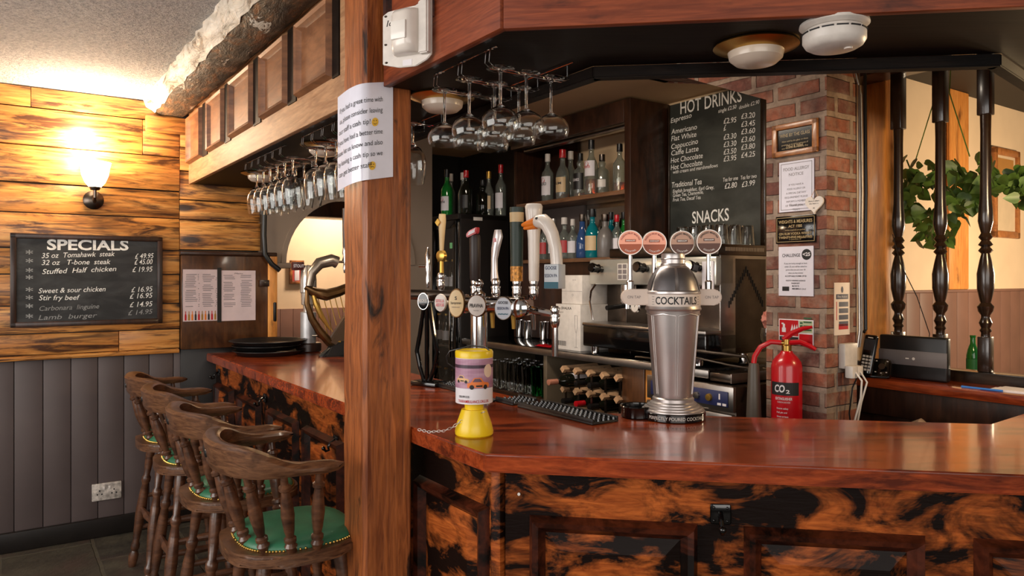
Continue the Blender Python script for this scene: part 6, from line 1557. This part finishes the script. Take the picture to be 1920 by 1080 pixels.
# ---------------------------------------------------------------- hatch ledge, phone, router, papers
lg = uthing('phone_ledge', 'dark wooden ledge under the spindles carrying the phone and router', 'ledge')
ubuild(uvbox(MB(), -2.0, .29, 1.97, 2.17, .995, 1.032, bev=.005), 'ledge_top', M['worktop'], lg)
ubuild(uvbox(MB(), -2.0, .29, 2.005, 2.03, .88, .995, bev=.004), 'apron', M['darkwood'], lg)
ubuild(uvbox(MB(), -2.0, .29, 2.17, 2.255, 1.001, 1.078, bev=.006), 'spindle_rail', M['spindle'], lg)
tu = tag(ubuild(uvbox(MB(), .20, .335, 2.27, 2.42, 0, 2.475, bev=.012), 'upright_timber', M['orangetimber']), 'orange upright timber beside the brick pier behind the phone', 'timber')
def make_spindle():
    s_ = thing('turned_spindle', 'x', 'spindle', (0, 0, 0), BAR, 'turned spindles above the phone ledge')
    b = .022
    m = MB(); m.box(-b, b, -b, b, 0, .14, bev=.003); m.build('square_foot', M['spindle'], s_)
    P_ = [(.14, .017), (.155, .016), (.165, .022), (.175, .016), (.195, .024), (.215, .016), (.225, .016), (.24, .026), (.26, .030), (.275, .018), (.29, .022), (.33, .030), (.39, .031), (.44, .022), (.47, .015), (.482, .026), (.497, .015), (.505, .026), (.522, .015), (.535, .025), (.552, .016), (.575, .022), (.60, .027), (.64, .025), (.70, .020), (.95, .0185), (1.02, .020)]
    m = MB(); m.lathe([(0, .14)] + [(r_, z) for z, r_ in P_] + [(0, 1.02)], ONE, 24); m.build('turned_shaft', M['spindle'], s_)
    m = MB(); m.box(-.024, .024, -.024, .024, 1.02, 1.30, bev=.004); m.build('square_head', M['spindle'], s_)
    return s_
s0 = make_spindle()
s0['label'] = 'black-brown turned spindle next to the orange upright timber'; s0.location = W(.107, 2.205, 1.0785)
for u, lab in ((-.069, 'black-brown turned spindle in the middle, behind the router'), (-.242, 'black-brown turned spindle standing clear of the router, by the green bottle'),):
    dup(s0, W(u, 2.205, 1.0785), label=lab)
p = onv(1642, 706, 2.0)
phu, phv = uvof(onv(1642, 706, 2.03))
ph_ = thing('cordless_phone', 'black cordless phone standing in its base on the ledge', 'phone', W(phu-.012, 1.985, 1.0325), BAR+.25)
m = MB(); m.prism([(-.062, .0), (.058, .0), (.066, .012), (.064, .075), (.055, .085), (-.05, .085), (-.062, .07)], -.014, .014, T(0, 0, 0) @ RX(PI/2-.42) @ T(0, .004, -.014), bev=.006); bo = m.build('base_cradle', M['gloss'], ph_)
tb_ = RX(-.42)
m = MB(); mm = T(-.024, -.018, .012) @ RX(-.22) @ RY(.10)
m.box(-.026, .026, -.014, .012, 0, .172, mm, bev=.010, seg=3); hs = m.build('handset', M['gloss'], ph_)
m = MB(); m.box(-.019, .019, -.0148, -.0138, .105, .152, mm); m.build('screen', col('dim_screen', 40, 44, 50, .15), hs)
m = MB()
for a in range(3):
    for b in range(5): m.box(-.018+a*.013, -.008+a*.013, -.0152, -.0138, .018+b*.014, .027+b*.014, mm)
m.build('keys', col('key_grey', 176, 170, 166), hs)
m = MB(); m.box(-.010, .010, -.0149, -.0140, .157, .160, mm); m.build('maker_mark', M['white'], hs)
m = MB(); mk = RX(-.42) @ T(0, 0, .004)
m.lathe([(0, 0), (.013, 0), (.013, .002), (0, .002)], mk @ T(.034, -.0195+.004, .045) @ RX(PI/2), 20)
m.build('dial_pad', M['darksteel'], bo)
m = MB()
for a, b in ((.012, .02), (.034, .016), (.054, .02), (.012, .068), (.054, .068)): m.box(a-.003, a+.003, -.0165, -.0145, b-.002, b+.002, mk)
m.build('base_keys', col('key_grey', 176, 170, 166), bo)
ra, rb = onv(1650, 712, 2.09), onv(1777, 714, 2.09); ru = (uvof(ra)[0]+uvof(rb)[0])/2; rw = uvof(ra)[0]-uvof(rb)[0]; rh = onv(1714, 632, 2.09).z - onv(1714, 713, 2.09).z
ro = thing('router', 'black broadband router with a grey band behind the phone', 'router', W(ru, 2.10, 1.0325), BAR)
m = MB(); m.box(-rw/2, rw/2, -.018, .018, 0, rh, bev=.008, seg=3); m.build('case', M['black'], ro)
m = MB(); m.box(-rw/2-.0006, rw/2+.0006, -.0190, -.0170, rh*.32, rh*.66, bev=.0005); m.build('grey_band', col('router_grey', 104, 98, 98), ro)
m = MB(); m.poly([(rw*.03+.006*math.cos(a*PI/8), -.0195, rh*.48+.006*math.sin(a*PI/8)) for a in range(16)]); m.box(-rw*.09, -rw*.04, -.0195, -.019, rh*.465, rh*.49); m.build('band_mark', M['white'], ro, smooth=False)
MB().tube([(rw*.15, .02, rh*.5), (rw*.14, .05, rh*1.05), (-rw*.10, .08, rh*1.9), (-rw*.32, .06, rh*2.7), (-rw*.38, .03, rh*3.4)], .002, 6).build('cable', M['black'], ro)
pa = None
pz_ = onz(1890, 718, 1.033); pu, pv = uvof(pz_)
rr = random.Random(9)
for k in range(3):
    o = MB().box(-.15, .15, -.055, .055, 0, .0018).build('paper_sheet', M['paper'], loc=W(-.47-.01*k, 2.075+.004*k, 1.0325+.0022*k), rz=BAR+.10-.05*k, smooth=False)
    tag(o, ('lowest white paper sheet in the pile on the ledge', 'middle white paper sheet in the pile on the ledge', 'top white paper sheet in the pile on the ledge')[k], 'paper', 'papers on the ledge')
m = MB(); m.rod((0, 0, 0), (.11, .004, 0), .0042, 10); m.rod((-.03, 0, 0), (0, 0, 0), .0048, 10, .0042); tag(m.build('blue_pen', col('pen_blue', 40, 110, 190), loc=W(-.275, 2.00, 1.0372), rz=BAR), 'blue-capped pen lying by the papers on the ledge', 'pen')
# rough pale object on the dark shelf under the ledge
m = MB(); m.tube([(-.05, .0, .0), (0, -.01, .006), (.05, 0, -.012)], .02, 10, rad=[.006, .028, .006]); tag(m.build('folded_cloth', plain('dirty_cloth', srgb(150, 124, 102), .8, var=.2), loc=W(-.12, 1.95, .87), rz=BAR, ang=60), 'pale folded cloth tucked on the dark shelf beneath the ledge', 'cloth')
us = tag(ubuild(uvbox(MB(), -1.6, .085, 1.87, 2.05, .82, .842, bev=.003), 'under_shelf', M['fridgebox']), 'dark low shelf beneath the phone ledge', 'shelf')
# socket, plugs and cables on the pier side
t = thing('junction_socket', 'white wall socket with plugs on the warm side of the brick pier', 'socket', W(.0935, 1.85, 1.17), LW)
sa = onu(1592, 668, .06)
t.location = W(.0935, uvof(onu(1594, 667, .07))[1], onu(1594, 667, .07).z)
MB().box(-.045, .045, -.03, 0, -.05, .05, bev=.005).build('back_box', M['white'], t)
MB().box(-.05, -.012, -.065, -.03, -.085, -.035, bev=.006).build('plug', M['white'], t)
MB().box(-.005, .035, -.06, -.03, -.078, -.038, bev=.006).build('plug', M['bone'], t)
MB().tube([(-.03, -.065, -.06), (-.03, -.09, -.09), (-.02, -.08, -.16), (-.035, -.05, -.30)], .004, 8).build('flex', M['bone'], t)
MB().tube([(.01, -.06, -.06), (.015, -.085, -.10), (0, -.07, -.18), (-.012, -.05, -.32)], .004, 8).build('flex', M['bone'], t)
MB().tube([(-.01, -.06, -.08), (-.045, -.06, -.12), (-.05, -.05, -.22), (-.03, -.05, -.32)], .003, 8).build('flex', M['black'], t)
for k, (du, lab) in enumerate(((.0, 'grey electric cable down the corner of the brick pier'), (.0, 'second grey electric cable beside the pier corner cable'), (.0, 'dark conduit running down between the pier and the orange timber'))):
    v = (1.855, 1.872, 1.90)[k]; rr_ = (.005, .004, .007)[k]
    m = MB(); m.tube([W(.084, v-(.25 if k == 1 else 0), 2.34 + .05*k), W(.082, v-(.05 if k == 1 else 0), 2.30), W(.082, v, 2.2), W(.080, v+.004, 1.8), W(.082, v, 1.5), W(.080, v+.002, 1.24), W(.082, v-.01, 1.17 if k < 2 else 1.23)], rr_, 8)
    tag(m.build('electric_cable', M['steel'] if k < 2 else M['black']), lab, 'cable', 'cables on the pier corner')

# ---------------------------------------------------------------- right room: picture, bottle, ivy
a, b = onu(1860, 280, .79), onu(1908, 443, .79); va, vb = uvof(a)[1], uvof(b)[1]
t = thing('picture_frame', 'wooden picture frame on the cream wall behind the right spindles', 'picture', W(.799, (va+vb)/2, (a.z+b.z)/2), LW); w, h = vb-va, a.z-b.z+.04
m = MB()
for q in ((-w/2, w/2, h/2-.05, h/2), (-w/2, w/2, -h/2, -h/2+.05), (-w/2, -w/2+.05, -h/2, h/2), (w/2-.05, w/2, -h/2, h/2)): m.box(q[0], q[1], -.03, 0, q[2], q[3], bev=.008)
m.build('frame', M['framewood'], t); MB().box(-w/2+.04, w/2-.04, -.012, 0, -h/2+.04, h/2-.04).build('mount', col('picture_mount', 206, 184, 152), t)
MB().box(-w/2+.08, w/2-.08, -.014, -.012, h/2-.22, h/2-.07).build('picture', col('ochre_picture', 170, 120, 60), t)
tp = onv(1822, 700, 3.0); tz = .72
tbl = thing('side_table', 'dark table in the room behind the spindles', 'table', W(-.18, 3.2, 0), BAR)
pb = onv(1824, 628, 3.15); ub_, vb_ = uvof(pb); hz_ = pb.z
ztab = hz_-.235
tbl.location = W(ub_, vb_+.15, 0)
MB().box(-.45, .45, -.3, .3, ztab-.03, ztab, bev=.005).build('table_top', M['darkwood'], tbl)
for sx in (-.4, .4):
    for sy in (-.25, .25): MB().box(sx-.025, sx+.025, sy-.025, sy+.025, 0, ztab-.03, bev=.003).build('leg', M['darkwood'], tbl)
t = thing('green_bottle', 'green glass beer bottle seen between the spindles', 'bottle', W(ub_, vb_, ztab+.0005), BAR)
MB().lathe([(a_, b_*1.05) for a_, b_ in beer_p], ONE, 20).build('bottle_glass', M['greenglass'], t); MB().lathe([(.0304, .04), (.0310, .04), (.0310, .11), (.0304, .11)], ONE, 20).build('label', col('green_label', 40, 120, 60), t)
iv = thing('trailing_ivy', 'trailing green ivy hanging behind the spindles', 'plant', W(-.15, 2.6, 0), BAR)
rr = random.Random(21); lf = MB(); stm = MB(); I = inv(iv)
leafp = [(0, 0), (.18, -.04), (.36, .08), (.42, .28), (.32, .52), (.16, .78), (0, 1.0), (-.16, .78), (-.32, .52), (-.42, .28), (-.36, .08), (-.18, -.04)]
def leaf(p, s_):
    m_ = Matrix.Translation(p) @ RZ(rr.uniform(-1.2, 1.2)) @ RX(rr.uniform(-.5, .9)) @ RY(rr.uniform(1.4, 4.9)) 
    lf._add([(a*s_, .06*s_*math.sin(abs(a)*3), b*s_) for a, b in leafp], [(0, 1, 2, 3, 4, 5, 6), (6, 7, 8, 9, 10, 11, 0)], m_)
vines = [((1700, 300, 2.5), (1712, 330), (1700, 370), (1722, 420), (1735, 440)), ((1760, 300, 2.45), (1790, 320), (1740, 340), (1715, 350), (1700, 390)), ((1790, 298, 2.6), (1810, 330), (1800, 380), (1770, 420), (1776, 452)),
         ((1830, 300, 2.5), (1850, 315), (1880, 330), (1915, 325), (1935, 340)), ((1745, 310, 2.7), (1760, 350), (1800, 360), (1830, 350), (1862, 340)), ((1855, 318, 2.4), (1862, 345), (1880, 352), (1908, 350), (1925, 372)), ((1778, 350, 2.5), (1800, 380), (1830, 385), (1808, 370), (1790, 372)), ((1695, 330, 2.6), (1700, 380), (1710, 395), (1740, 400), (1752, 420))]
for v0_ in vines:
    vv = v0_[0][2]; P_ = [I @ onv(q[0], q[1], vv + rr.uniform(-.06, .06)) for q in v0_]
    stm.tube(P_, .0035, 6)
    for a, b in zip(P_, P_[1:]):
        for k in range(8):
            q = a.lerp(b, k/5) + Vector((rr.uniform(-.035, .035), rr.uniform(-.04, .04), rr.uniform(-.03, .03))); leaf(q, rr.uniform(.045, .075))
q0_ = I @ onv(1765, 300, 2.5)
for k in range(3): stm.tube([q0_ + Vector((.05*k-.05, 0, .6)), q0_ + Vector((.03*k-.03, .01, .3)), q0_ + Vector((.12*k-.12, 0, .0))], .0028, 6)
stm.build('stem', M['leaf'], iv); lf.build('leaves', M['leaf'], iv, ang=80)
